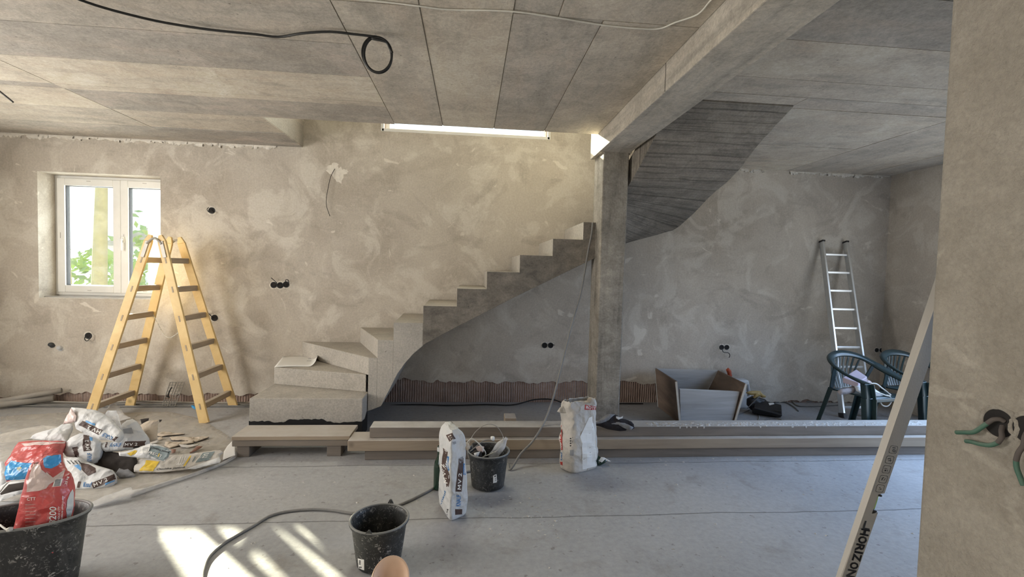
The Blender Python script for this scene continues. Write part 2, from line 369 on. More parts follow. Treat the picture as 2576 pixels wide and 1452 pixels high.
M['lblue'] = simple('light_blue_print', (.12,.33,.62), .6, var=.08, bump=.1)
M['redp'] = simple('red_print', (.42,.045,.035), .6, var=.1, bump=.1)
M['rust'] = simple('reddish_kraft', (.33,.19,.15), .85, var=.15, bump=.4, fold=.5)
M['greyp'] = simple('grey_print', (.30,.31,.33), .6, var=.1, bump=.1)
M['greenp'] = simple('grey_green_print', (.22,.27,.28), .6, var=.1, bump=.1)
M['yellowp'] = simple('yellow_print', (.72,.50,.06), .6, var=.12, bump=.1)
M['whitep'] = simple('white_print', (.80,.79,.76), .6, var=.04, bump=0)
M['blackp'] = simple('black_print', (.02,.02,.022), .6, bump=0)
M['redbag'] = simple('red_plastic_bag', (.50,.045,.045), .28, spec=.6, var=.2, scale=3, bump=.6, bscale=9, dust=.35, dust_sheen_col=(.66,.45,.42), fold=0.5)
M['bluebag'] = simple('blue_plastic_bag', (.05,.30,.62), .25, spec=.6, var=.2, bump=.6, bscale=9, fold=0.5)
M['palebag'] = simple('pale_pink_film', (.62,.50,.47), .35, spec=.5, var=.12, bump=.7, bscale=9, fold=0.5)
M['film'] = film_mat('clear_dusty_film', (.68,.67,.66), .50)
M['clear'] = film_mat('clear_plastic', (.85,.87,.90), .40, .1)
M['sheet'] = film_mat('dusty_floor_film', (.62,.58,.52), .42, .5)
M['lumber'] = wood_mat('dusty_timber', (.20,.165,.135), (.13,.105,.085), (1.2,16,16), .8, True, .95, .4)
M['lumber_light'] = wood_mat('pale_timber', (.34,.27,.195), (.25,.19,.14), (1.2,16,16), .75, True, .75, .3)
M['lumber_dark'] = wood_mat('dark_timber', (.19,.16,.135), (.12,.10,.085), (1.2,16,16), .85, True, .9, .5)
M['mortar'] = simple('dried_mortar_crumbs', (.56,.54,.51), .95, bump=1.0, bscale=50, var=.15)
M['trough'] = wood_mat('greyed_board', (.47,.47,.47), (.33,.32,.31), (1.2,1.2,18), .8, True, .3, .4)
M['trough_side'] = wood_mat('brown_plywood', (.235,.175,.135), (.14,.10,.08), (2,2,9), .8, False, 0, .4)
M['edge'] = wood_mat('pale_board_edge', (.60,.55,.47), (.48,.42,.35), (10,10,10), .8, False, 0)
M['cblack'] = simple('black_cable', (.012,.012,.012), .45, bump=0)
M['cgrey'] = simple('dusty_grey_cable', (.16,.16,.16), .6, bump=.1, dust=.5)
M['cwhite'] = simple('white_cable', (.66,.64,.58), .5, bump=0)
M['cgreen'] = simple('green_wire', (.035,.115,.08), .5, bump=0, dust=.3)
M['cbrown'] = simple('dusty_brown_wire', (.10,.085,.08), .8, bump=.4)
M['hole'] = simple('socket_box_dark', (.014,.012,.012), .8, bump=.2)
M['socket'] = simple('grey_socket_box', (.05,.055,.06), .6, bump=.2)
M['conduit'] = simple('dusty_grey_pipe', (.33,.31,.28), .7, bump=.2, dust=.5)
M['bowl'] = simple('peach_plastic', (.72,.50,.36), .5, var=.08, scale=5, bump=.1, speck=(9, .66, (.22,.14,.09)))
M['rag'] = simple('grey_cloth', (.22,.22,.23), .9, var=.2, bump=.8, bscale=18, fold=0.5)
M['ragb'] = simple('black_cloth', (.018,.015,.018), .9, var=.3, bump=.8, bscale=18, fold=0.5)
M['bottle_g'] = simple('dark_green_bottle', (.01,.035,.02), .12, spec=.8, bump=0)
M['orange'] = simple('orange_red_plastic', (.45,.08,.03), .45, bump=.1)
M['whitepl'] = simple('white_plastic', (.62,.64,.66), .4, bump=.1, dust=.2)
M['yellowt'] = simple('ochre_plastic', (.50,.36,.13), .5, bump=.2, dust=.2)
M['pinkbox'] = simple('pale_pink_box', (.48,.40,.46), .5, bump=.1)
M['cloth'] = simple('pale_towel', (.40,.36,.36), .9, var=.2, bump=.9, bscale=20, fold=0.5)
M['grid'] = simple('grey_plastic_grid', (.30,.29,.26), .7, bump=.1)
M['bark'] = simple('tree_bark', (.40,.36,.20), .9, bump=.8, bscale=10)
M['leaf'] = simple('green_leaves', (.28,.36,.14), .7, bump=.3)
M['earth'] = simple('sunlit_ground', (.45,.45,.40), .95, scale=1, bump=.3)
M['house'] = simple('pale_house_wall', (.70,.70,.70), .9, bump=0)
M['vial'] = simple('green_vial', (.35,.55,.20), .1, spec=.8, bump=0)

# ================================================================ THE SETTING
ZC = 2.745; YB = 5.18; XL = -4.85; XR = 4.98; YF = -2.6
def struct(o): o['kind'] = 'structure'; return o
mb = MB(); mb.box((XL-.1, YF-.1, -.12), (XR+.1, YB+.25, 0)); struct(mb.build('floor', M['floor']))

def boards_x(mb, x0, x1, ys, rnd, m=0):
    for a, b in zip(ys[:-1], ys[1:]):
        z = ZC-rnd.random()*.004; v = [(x0+.003, a+.003, z), (x1-.003, a+.003, z), (x1-.003, b-.003, z), (x0+.003, b-.003, z)]
        r = rnd.random()*9; mb.add(v+[(p[0], p[1], ZC+.01) for p in v], [(0,3,2,1), (0,1,5,4), (1,2,6,5), (2,3,7,6), (3,0,4,7)], m, (.12 if abs(a-2.735) < .01 and x0 < -1 else .2 if abs(a-1.93) < .01 else rnd.random()),
            [(p[0]+r, p[1]+r) for p in v]*2)
def boards_y(mb, y0, y1, xs, rnd, m=0):
    for a, b in zip(xs[:-1], xs[1:]):
        z = ZC-rnd.random()*.004; v = [(a+.003, y0+.003, z), (b-.003, y0+.003, z), (b-.003, y1-.003, z), (a+.003, y1-.003, z)]
        r = rnd.random()*9; mb.add(v+[(p[0], p[1], ZC+.01) for p in v], [(0,3,2,1), (0,1,5,4), (1,2,6,5), (2,3,7,6), (3,0,4,7)], m, rnd.random()*.6+.2,
            [(p[1]+r, p[0]+r) for p in v]*2)
rnd = random.Random(5); mb = MB()
ysL = [YF, -2.1, -1.6, -1.1, -.6, -.1, .4, .9, 1.3, 1.75, 2.22, 2.735, 3.19, 3.66, 3.755, 4.20]
boards_x(mb, -3.0, -.685, ysL, rnd); boards_x(mb, XL, -3.0, ysL+[4.68, YB], rnd); boards_x(mb, -3.0, -1.80, [4.20, 4.68, YB], rnd)
boards_y(mb, 2.30, 4.17, [-.685, -.27, .178, .626, 1.12], rnd); boards_y(mb, YF, 2.30, [-.685, -.27, .178, .40, 1.12], rnd)
ysR = [YF, -2, -1.5, -.9, -.4, .1, .6, 1.1, 1.5, 1.93, 2.347, 2.81, 3.075]
boards_x(mb, 1.40, XR, ysR, rnd); boards_x(mb, 1.40, 2.30, [3.075, 3.22], rnd)
boards_x(mb, 2.30, 3.65, [3.075, 3.275, 3.72, 4.2, 4.7, YB], rnd); boards_y(mb, 3.075, YB, [3.65, 4.15, 4.6, XR], rnd)
k = len(mb.f)
for a, b in (((XL-.1, YF-.1), (XR+.1, 3.22)), ((XL-.1, 3.22), (1.40, 4.17)), ((XL-.1, 4.17), (-1.80, YB+.2)), ((2.30, 3.22), (XR+.1, YB+.2))):
    mb.box((a[0], a[1], ZC+.006), (b[0], b[1], ZC+.22), 1)
struct(mb.build('ceiling', [M['ceil'], M['conc']], tone=True, uv=True))

# back wall: ribbed brick behind, a plaster coat in front with a ragged lower and upper edge
WIN = (-4.415, -3.215, 1.075, 2.385); WS = (-.965, .825, 2.985, 4.30)
def wall_with_holes(mb, y0, y1, x0, x1, z0, z1, holes, m=0):
    xs = sorted({x0, x1, *[h[0] for h in holes], *[h[1] for h in holes]}); zs = sorted({z0, z1, *[h[2] for h in holes], *[h[3] for h in holes]})
    for a, b in zip(xs[:-1], xs[1:]):
        for c, d in zip(zs[:-1], zs[1:]):
            cx, cz = (a+b)/2, (c+d)/2
            if any(h[0] < cx < h[1] and h[2] < cz < h[3] for h in holes): continue
            mb.box((a, y0, c), (b, y1, d), m)
mb = MB(); wall_with_holes(mb, YB+.016, YB+.30, XL-.1, XR+.1, -.1, 5.3, [WIN, WS])
struct(mb.build('wall_back', M['brick']))
def edge_low(x):
    if x < -4.3: b = .06
    elif x < -1.9: b = .088
    elif x < 1.6: b = .235
    elif x < 2.3: b = .24
    elif x < 3.1: b = .10
    else: b = .02
    return max(.004, b+.05*fbm((x*2.1, 3, 1), 5)+.03*fbm((x*11, 1, 4), 4))
def coat():
    pts = []; edges = []
    def loop(ps):
        k = len(pts); pts.extend(ps); n = len(ps)
        edges.extend([(k+i, k+(i+1) % n) for i in range(n)])
    n = 420; lo = [(XL+(XR-XL)*i/n, 0) for i in range(n+1)]; lo = [(x, edge_low(x)) for x, _ in lo]
    loop(lo+[(XR, 5.3), (XL, 5.3)])
    for h in (WIN, WS): loop([(h[0], h[2]), (h[1], h[2]), (h[1], h[3]), (h[0], h[3])])
    r = geometry.delaunay_2d_cdt([V(p) for p in pts], edges, [], 1, 1e-5)
    vs, fs = r[0], r[2]
    F = []
    for f in fs:
        cx = sum(vs[i].x for i in f)/3; cz = sum(vs[i].y for i in f)/3
        if any(h[0] < cx < h[1] and h[2] < cz < h[3] for h in (WIN, WS)): continue
        F.append(f)
    nv = len(vs); verts = [(p.x, YB, p.y) for p in vs]+[(p.x, YB+.016, p.y) for p in vs]
    cnt = {}
    for f in F:
        for i in range(3): e = (f[i], f[(i+1) % 3]); cnt[e] = 1
    sides = [(b, a, a+nv, b+nv) for (a, b) in cnt if (b, a) not in cnt]
    faces = [tuple(reversed(f)) for f in F]+sides
    o = mesh_obj('plaster_coat', verts, faces, M['plaster']); return o
pc = coat(); wb = bpy.data.objects['wall_back']; pc.parent = wb
# smooth plaster face of the brick zone left between coat and floor is the ribbed brick itself
mb = MB(); rnd = random.Random(11)
for x0, x1, zt in ((XL, -1.80, ZC), (2.30, XR, ZC)):           # ragged filler flakes along the ceiling joint
    x = x0
    while x < x1-.05:
        L = .03+rnd.random()*.10
        if fbm((x*1.3, 0, 0)) > (-.30 if x0 < 0 else -.22):
            h = .012+.040*rnd.random()+.04*max(0, fbm((x*4, 2, 2))); th = .010+.020*rnd.random(); n = 6
            lo = [(x+L*i/n, YB-th*(.4+.6*rnd.random()), zt-.004-h*(.35+.65*rnd.random())) for i in range(n+1)]
            v = lo+[(p[0], YB, p[2]-.006*rnd.random()) for p in lo]+[(p[0], YB-.002, zt) for p in lo]
            f = [(i, i+1, n+2+i, n+1+i) for i in range(n)]+[(i, 2*n+2+i, 2*n+3+i, i+1) for i in range(n)]
            mb.add(v, f)
        x += L*.8
fo = mb.build('filler_flakes', M['filler'], None, True); fo.parent = wb; fo['kind'] = 'stuff'

# window reveal plaster (deep jambs), frame, sashes
def reveal(name, W, depth, mat):
    mb = MB(); x0, x1, z0, z1 = W; y0 = YB-.001; y1 = YB+depth; t = .012
    mb.box((x0, y0+.0005, z0+t), (x0+t, y1, z1-t)); mb.box((x1-t, y0+.0005, z0+t), (x1, y1, z1-t)); mb.box((x0, y0, z1-t), (x1, y1, z1)); mb.box((x0, y0, z0), (x1, y1, z0+t))
    o = mb.build(name, mat); o.parent = wb; return o
reveal('window_reveal', WIN, .30, M['plaster'])
def frame_ring(mb, x0, x1, z0, z1, w, y0, y1, m=0):
    mb.box((x0, y0, z0), (x0+w, y1, z1), m); mb.box((x1-w, y0, z0), (x1, y1, z1), m)
    mb.box((x0+w, y0, z1-w), (x1-w, y1, z1), m); mb.box((x0+w, y0, z0), (x1-w, y1, z0+w), m)
YW = YB+.20
root = thing('window_1', ((WIN[0]+WIN[1])/2, YW, WIN[2]), None, None); root['kind'] = 'structure'
x0, x1, z0, z1 = WIN[0]+.012, WIN[1]-.012, WIN[2]+.03, WIN[3]-.012
mb = MB(); frame_ring(mb, x0, x1, z0, z1, .055, YW, YW+.07); mb.box((x0+.02, YW+.01, z0-.03), (x1-.02, YW+.07, z0+.001)); mb.build('window_frame', M['pvc'], root, bevel=.004)
xm = x0+.56*(x1-x0)
for i, (a, b) in enumerate(((x0+.03, xm), (xm+.001, x1-.03))):
    mb = MB(); frame_ring(mb, a, b, z0+.03, z1-.03, .075, YW-.018, YW+.05); s = mb.build('sash', M['pvc'], root, bevel=.005)
    mb = MB(); frame_ring(mb, a+.068, b-.068, z0+.098, z1-.098, .012, YW+.0, YW+.045); mb.build('gasket', M['rubber'], s)
    mb = MB(); mb.box((a+.075, YW+.016, z0+.105), (b-.075, YW+.022, z1-.105)); mb.build('glass_pane', M['glass'], s)
    mb = MB()
    for zz, xx in ((z1-.055, (a+b)/2), (z0+.05, (a+b)/2)): mb.box((xx-.02, YW-.0195, zz), (xx+.02, YW-.018, zz+.005))
    mb.box((a+.03, YW-.0195, (z0+z1)/2-.03), (a+.035, YW-.018, (z0+z1)/2+.03)); mb.build('drain_cap', M['steel'], s)
mb = MB(); hx = xm+.028; hz = z0+.50*(z1-z0)-.03
mb.box((hx-.014, YW-.03, hz-.03), (hx+.014, YW-.018, hz+.035)); mb.tube([(hx, YW-.018, hz), (hx, YW-.05, hz)], .009); mb.bar((hx, YW-.052, hz+.012), (hx, YW-.055, hz-.115), .020, .014, (0,1,0))
mb.build('window_handle', M['pvc'], root, bevel=.003)
mb = MB(); mb.box((WIN[0]+.01, YB+.06, WIN[2]+.012), (WIN[1]-.012, YW+.03, WIN[2]+.022)); mb.build('sill_strip', M['steel'], root)

root = thing('window_2', ((WS[0]+WS[1])/2, YB+.12, WS[2]), None, None); root['kind'] = 'structure'
mb = MB(); mb.box((WS[0], YB+.10, WS[2]-.02), (WS[0]+.05, YB+.17, WS[3])); mb.box((WS[1]-.05, YB+.10, WS[2]-.02), (WS[1], YB+.17, WS[3])); mb.box((WS[0], YB+.10, WS[3]-.05), (WS[1], YB+.17, WS[3])); mb.box((WS[0]+.05, YB+.10, WS[2]), (WS[1]-.05, YB+.17, WS[2]+.035))
mb.build('window_frame', M['pvc'], root, bevel=.004)
mb = MB(); mb.box((WS[0]-.02, YB-.006, WS[2]-.03), (WS[1]+.02, YB+.10, WS[2]+.001)); mb.build('window_sill', M['pvc'], root, bevel=.004)
for xx in (WS[0]-.028, WS[1]-.002): mb = MB(); mb.box((xx, YB-.006, WS[2]-.03), (xx+.03, YB+.02, WS[3])); mb.build('jamb_strip', M['pvc'], root)
mb = MB(); mb.box((WS[0]+.05, YB+.125, WS[2]+.03), (WS[1]-.05, YB+.131, WS[3]-.05)); mb.build('glass_pane', M['glass'], root)

# side and front walls with unseen openings; the front one is made up for the fill lamp
mb = MB()
def wall_x(mb, x0, x1, y0, y1, z0, z1, holes):
    ys = sorted({y0, y1, *[h[0] for h in holes], *[h[1] for h in holes]}); zs = sorted({z0, z1, *[h[2] for h in holes], *[h[3] for h in holes]})
    for a, b in zip(ys[:-1], ys[1:]):
        for c, d in zip(zs[:-1], zs[1:]):
            cy, cz = (a+b)/2, (c+d)/2
            if any(h[0] < cy < h[1] and h[2] < cz < h[3] for h in holes): continue
            mb.box((x0, a, c), (x1, b, d))
wall_x(mb, XR, XR+.2, YF, YB+.3, 0, ZC+.2, [(1.3, 4.2, 0.02, 2.25)]); struct(mb.build('wall_right', M['plaster']))
mb = MB(); wall_x(mb, XL-.2, XL, YF, YB+.3, 0, ZC+.2, [(1.2, 3.3, .8, 2.40)]); struct(mb.build('wall_left', M['plaster']))
mb = MB(); wall_with_holes(mb, YF-.2, YF, XL-.1, XR+.1, 0, ZC+.2, [(-3.5, -.5, .55, 2.25)]); struct(mb.build('wall_front', M['plaster']))
# near partition wall whose left face closes the right side of the view
XN = 1.50; YN = onx(2345, 760, XN).y
mb = MB(); n = 26
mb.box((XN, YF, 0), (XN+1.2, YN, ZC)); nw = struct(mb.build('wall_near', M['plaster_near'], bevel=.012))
# upper storey round the stair opening
mb = MB()
mb.box((-1.95, 4.165, ZC+.221), (-1.801, YB, 5.3)); mb.box((-1.95, 1.6, ZC+.221), (-1.80, 4.17, 5.3)); mb.box((3.2, 1.6, ZC+.22), (3.35, YB, 5.3)); mb.box((-1.95, 1.5, ZC+.22), (3.35, 1.6, 5.3))
struct(mb.build('wall_upper', M['plaster']))
mb = MB(); mb.box((-2, 1.5, 5.3), (3.4, YB+.3, 5.4)); struct(mb.build('ceiling_upper', M['conc']))

# ================================================================ STAIRCASE
ZT = [0, .34, .503, .665, .828, .99, 1.15, 1.315, 1.478, 1.64, 1.80, 1.965]
st = thing('staircase', (-1.38, 4.12, 0), 'raw concrete winding staircase climbing along the back wall to the column', 'staircase')
PV = (-.93, 4.335)
def plan_prism(poly, z0, z1, name='step', mat='conc'):
    mb = MB(); mb.prism([(x, y, z0) for x, y in poly], (0, 0, z1-z0)); return mb.build(name, M[mat], st, bevel=.006)
plan_prism([(-1.858, 4.12), (-.912, 4.12), (-.912, 4.33), (-1.15, YB-.002), (-1.858, YB-.002)], 0.0, ZT[1])
plan_prism([(-1.857, 4.62), PV, (-1.14, YB-.002), (-1.857, YB-.002)], ZT[1], ZT[2])
plan_prism([(-1.79, YB-.002), (-.935, 4.34), (-.90, 4.306), (-.80, 4.306), (-.92, YB-.002)], ZT[2], ZT[3]-.0005)
plan_prism([(-1.18, YB-.002), (-.8255, 4.306), (-.70, 4.306), (-.74, YB-.004)], ZT[3]-.02, ZT[4]+.0005)
SOF = [(-.905, .175), (-.869, .187), (-.788, .22), (-.715, .37), (-.643, .522), (-.575, .62), (-.502, .707), (-.396, .80), (-.109, .962), (.436, 1.257), (1.121, 1.609), (1.163, 1.63)]
def sofz(x):
    for (a, b), (c, d) in zip(SOF[:-1], SOF[1:]):
        if a <= x <= c: return b+(d-b)*(x-a)/(c-a)
    return SOF[-1][1]
NX = [-.905, -.826, -.684, -.421, -.117, .153, .455, .76, 1.045, 1.163]
ZZ = [ZT[2]+.0, ZT[3], ZT[5]]+ZT[6:12]
ZZ = [.50, ZT[3]+.16, ZT[5], ZT[6], ZT[7], ZT[8], ZT[9], ZT[10], ZT[11]]
XW = [-.905, -.826, -.72, -.44, -.117, .153, .455, .76, 1.045, 1.163]
for i in range(9):
    a, b = NX[i], NX[i+1]; top = ZZ[i]
    if i == 0: top = ZT[3]
    if i == 1: top = ZT[4]
    xs = [a]+[x for x, _ in SOF if a+1e-4 < x < b-1e-4]+[b]
    poly = [(x, 4.3, sofz(x)) for x in xs]+[(b, 4.3, top), (a, 4.3, top)]
    mb = MB(); mb.prism(poly, (0, YB-.003-4.3, 0))
    if i > 1:
        n = len(poly)
        for k in range(n, 2*n):
            if abs(mb.v[k].x-a) < 1e-5: mb.v[k].x += XW[i]-NX[i]
            if abs(mb.v[k].x-b) < 1e-5: mb.v[k].x += XW[i+1]-NX[i+1]
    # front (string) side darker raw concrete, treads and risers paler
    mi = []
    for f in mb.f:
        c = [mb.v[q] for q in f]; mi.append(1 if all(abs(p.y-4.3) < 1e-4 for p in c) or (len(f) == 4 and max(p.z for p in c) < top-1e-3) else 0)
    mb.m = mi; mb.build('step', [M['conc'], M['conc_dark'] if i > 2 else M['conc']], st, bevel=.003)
mb = MB(); n = 60; rnd = random.Random(3)                # bitumen band at the foot
lo = [(-1.860+.948*i/n, 4.1175) for i in range(n+1)]+[(-.9095, 4.1175+.2*i/12) for i in range(1, 13)]
v = []
for i, (x, y) in enumerate(lo): v += [(x, y, .0), (x, y, .138+.05*fbm((x*3, y*3, 5), 4)+.012*fbm((x*22, y*9, 1)))]
mb.add(v, [(2*i, 2*i+2, 2*i+3, 2*i+1) for i in range(len(lo)-1)]); mb.build('bitumen_band', M['bitumen'], st)
# upper winding flight: ruled soffit
OUT = [(1.163,YB-.003,1.63),(1.45,YB-.003,1.73),(1.756,YB-.003,1.836),(2.05,YB-.003,1.925),(2.3,YB-.003,2.0),(2.3,4.72,2.13),(2.3,4.33,2.275),(2.3,3.94,2.40),(2.3,3.66,2.555),(2.3,3.42,2.66),(2.3,3.225,2.738)]
INN = [(1.163,4.42,1.63),(1.25,4.425,1.74),(1.33,4.425,1.86),(1.40,4.425,1.98),(1.425,4.41,2.09),(1.43,4.37,2.19),(1.43,4.25,2.28),(1.43,3.98,2.40),(1.43,3.68,2.555),(1.43,3.43,2.66),(1.43,3.225,2.738)]
o_ = spline(OUT, 5); i_ = spline(INN, 5); nn = len(o_)
mb = MB(); nv = 8; rnd = random.Random(2); off = [rnd.random()*.008 for _ in range(nn)]
v = []; uv = []
for a in range(nn):
    for b in range(nv+1):
        p = i_[a].lerp(o_[a], b/nv); q = p.copy(); q.z -= off[a]*(0 if b in (0, nv) and a < 22 else 1); q.z = min(q.z, 2.744)
        v.append(q); uv.append((b/nv*1.0+a*.01, a*.09))
k = len(v)
f = [(a*(nv+1)+b, a*(nv+1)+b+1, (a+1)*(nv+1)+b+1, (a+1)*(nv+1)+b) for a in range(nn-1) for b in range(nv)]
top = [V((p.x, p.y, p.z+.24)) for p in v]
f2 = [tuple(reversed([i+k for i in q])) for q in f]
rim = [(a*(nv+1), (a+1)*(nv+1), (a+1)*(nv+1)+k, a*(nv+1)+k) for a in range(nn-1)]+[(a*(nv+1)+nv, a*(nv+1)+nv+k, (a+1)*(nv+1)+nv+k, (a+1)*(nv+1)+nv) for a in range(nn-1)]
rim += [(b, b+k, b+1+k, b+1) for b in range(nv)]+[((nn-1)*(nv+1)+b, (nn-1)*(nv+1)+b+1, (nn-1)*(nv+1)+b+1+k, (nn-1)*(nv+1)+b+k) for b in range(nv)]
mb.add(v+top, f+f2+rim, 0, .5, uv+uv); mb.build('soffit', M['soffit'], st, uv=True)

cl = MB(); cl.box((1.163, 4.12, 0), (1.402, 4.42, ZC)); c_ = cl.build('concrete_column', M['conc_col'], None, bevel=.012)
tag(c_, 'square raw concrete column standing at the turn of the staircase', 'column')
# the column leans a touch: narrower at the foot
for vv in c_.data.vertices:
    if vv.co.z < .1 and vv.co.x > 1.3: vv.co.x -= .008
mb = MB(); mb.box((1.12, YF+.01, 2.575), (1.402, 4.119, ZC+.012)); mb.box((1.12, 4.119, 2.575), (1.1625, 4.42, 2.9)); mb.box((1.402, 4.119, 2.575), (1.425, 4.42, 2.9))
bm_ = mb.build('concrete_beam', M['conc_beam'], None, bevel=.006, uv=False); jm = MB(); jm.box((1.1185, 2.70, 2.577), (1.1205, 2.706, 2.742)); jj = jm.build('board_joint', M['seam'], bm_); tag(bm_, 'long concrete ceiling beam running from the viewer back to the column', 'beam'); bm_['kind'] = 'structure'

# ================================================================ TIMBER
def timber(name, a, b, mat, label, cat, group=None, seed=1):
    (x0, y0, z0), (x1, y1, z1) = a, b; n = max(2, int((x1-x0)/.12)); mb = MB(); v = []
    for i in range(n+1):
        x = x0+(x1-x0)*i/n; w = .003*fbm((x*1.7, seed, 1)); t = .003*fbm((x*2.3, seed, 9))
        v += [(x, y0+w, z0), (x, y1+w, z0), (x, y1+w, z1+t*.5), (x, y0+w, z1+t*.5)]
    f = [(0,3,2,1), (4*n, 4*n+1, 4*n+2, 4*n+3)]
    for i in range(n):
        for k in range(4): f.append((4*i+k, 4*i+(k+1) % 4, 4*i+4+(k+1) % 4, 4*i+4+k))
    mb.add(v, f); o = mb.build(name, M[mat], None, bevel=.004); return tag(o, label, cat, group)
timber('timber_beam', (-.78, 3.622, .0), (4.4, 3.80, .076), 'lumber_dark', 'long dusty squared timber lying on the floor, bottom of the three stacked beams', 'timber beam', seed=1)
timber('timber_beam', (-.905, 3.60, .078), (4.4, 3.80, .160), 'lumber_light', 'long pale squared timber in the middle of the three stacked beams', 'timber beam', seed=2)
timber('timber_beam', (-.752, 3.655, .162), (4.4, 3.81, .243), 'lumber', 'long dusty timber crusted with mortar, topmost of the three stacked beams', 'timber beam', seed=3)
tb = [o for o in COL.objects if o.name.startswith('timber_beam')][-1]
mb = MB(); rnd = random.Random(8)
for i in range(620):
    x = 1.5+rnd.random()*2.5 if rnd.random() < .75 else 1.5+rnd.random()*1.1; y = 3.66+.09*rnd.random(); s = .003+.014*rnd.random()**2
    c = V((x, y, .2425)); a = rnd.random()*6; pts = [c+V((s*1.4*cos(a+t)*(.6+.6*rnd.random()), s*.8*sin(a+t)*(.6+.6*rnd.random()), 0)) for t in (0, 1.3, 2.5, 3.8, 5)]
    apex = c+V((s*(rnd.random()-.5), s*(rnd.random()-.5), s*.55)); mb.add(pts+[apex], [(j, (j+1) % 5, 5) for j in range(5)])
for i in range(9):
    x = 1.6+rnd.random()*1.3; mb.add([(x, 3.6535, .244), (x+.016, 3.6525, .244), (x+.012, 3.6525, .230), (x+.006, 3.652, .222+.010*rnd.random())], [(0,1,2,3)])
mo = mb.build('mortar_crumbs', M['mortar'], tb); mo['kind'] = 'stuff'
# two short planks across two offcut blocks
def pz(x, y, Y): return ony(x, y, Y).z
bz = ony(610, 1123, 3.70).z
for (xa, xb), lab in (((596, 627), 'short squared timber block carrying the left end of the short planks'), ((822, 858), 'short squared timber block carrying the right end of the short planks')):
    A = ony(xa, 1140, 3.70); B = ony(xb, 1140, 3.70)
    timber('timber_block', (A.x, 3.70, 0), (B.x, 4.02, bz), 'lumber_dark', lab, 'wood block', 'blocks under the short planks')
a1 = ony(583, 1105, 3.69); b1 = ony(875, 1105, 3.69); a2 = ony(582, 1095, 3.68); b2 = ony(880, 1098, 3.68)
zz1 = bz+.047
timber('timber_plank', (a1.x, 3.69, bz+.001), (b1.x, 3.90, zz1), 'lumber', 'short dusty plank resting on two blocks, the lower of the pair', 'plank')
timber('timber_plank', (a2.x, 3.68, zz1+.004), (b2.x, 3.945, zz1+.036), 'lumber_light', 'short dusty plank in front of the bottom stair, upper of the pair', 'plank')
wb_ = MB(); A = onz(1243, 1067, 0.0); A = V((.33, 3.98, 0))
wb_.box((A.x, A.y, 0), (A.x+.10, A.y+.14, .21)); o = wb_.build('wood_offcut', M['lumber_light'], None, bevel=.004); tag(o, 'small pale wooden offcut standing behind the stacked beams', 'wood block')

# ================================================================ WOODEN STEPLADDER
LD = thing('stepladder', (-2.93, 4.77, 0), 'yellow pine double stepladder standing open beside the window', 'ladder')
rails = {}
for side, xb, xt in (('l', -3.435, -2.965), ('r', -2.425, -2.878)):
    for fb, yb_, yt in (('f', 4.50, 4.62), ('b', 5.03, 4.905)):
        p0 = V((xb, yb_, 0)); p1 = V((xt, yt, 1.735)); rails[side+fb] = (p0, p1)
        mb = MB(); d = (p1-p0); e = p1-d*.035
        mb.bar(p0, e, .085, .024, (0, 1, 0), w1=.072); mb.bar(e, p1, .072, .024, (0, 1, 0), w1=.030); rl = mb.build('rail', M['pine'], LD, bevel=.003)
        rl.data.update()
        if fb == 'f':
            for t in (.09, .245, .40, .555, .71, .865):
                mb = MB(); c = p0+d*t; u = d.normalized(); mb.bar(c-u*.028+V((0, -.0125, 0)), c+u*.028+V((0, -.0125, 0)), .012, .003, (0, 1, 0))
                mb.build('tenon', M['pine_rung'], rl)
for side in 'lr':
    f0, f1 = rails[side+'f']; b0, b1 = rails[side+'b']
    for i, t in enumerate((.085, .245, .40, .555, .71, .865)):
        a = f0.lerp(f1, t)+V((0, .013, 0)); b = b0.lerp(b1, t)+V((0, -.013, 0)); mb = MB(); mb.bar(a, b, .046, .052 if 1 else .03, (0, 0, 1))
        mb.v = [p for p in mb.v]; mb.build('rung', M['pine_rung'], LD, bevel=.003)
for fb, dy in (('f', -.016), ('b', .016)):
    l1 = rails['l'+fb][1]; l0 = rails['l'+fb][0]; r1 = rails['r'+fb][1]; r0 = rails['r'+fb][0]; mb = MB()
    for p1, p0 in ((l1, l0), (r1, r0)):
        u = (p0-p1).normalized(); mb.bar(p1+u*.06+V((0, dy, 0)), p1+u*.215+V((0, dy, 0)), .030, .006, (0, 1, 0))
    ctr = (l1+r1)/2; ul = (l0-l1).normalized(); ur = (r0-r1).normalized(); pts = spline([l1+ul*.085, l1+ul*.055+V((.02, 0, 0)), ctr+V((0, 0, -.030)), r1+ur*.055-V((.02, 0, 0)), r1+ur*.085], 4)
    mb.tube([p+V((0, dy, 0)) for p in pts], .011, 8); mb.build('hinge', M['steel'], LD)
lf = rails['lf'][0].lerp(rails['lf'][1], .52); rf = rails['rf'][0].lerp(rails['rf'][1], .50); mb = MB()
lb = rails['lb'][0].lerp(rails['lb'][1], .56)
pts = spline([lb, (lb+rf)/2+V((0, 0, -.16)), rf], 22)
for i in range(0, len(pts)-1): mb.bar(pts[i], pts[i+1].lerp(pts[i], .25), .007, .004, (0, i % 2, 1-i % 2))
mb.build('chain', M['cwhite'], LD)

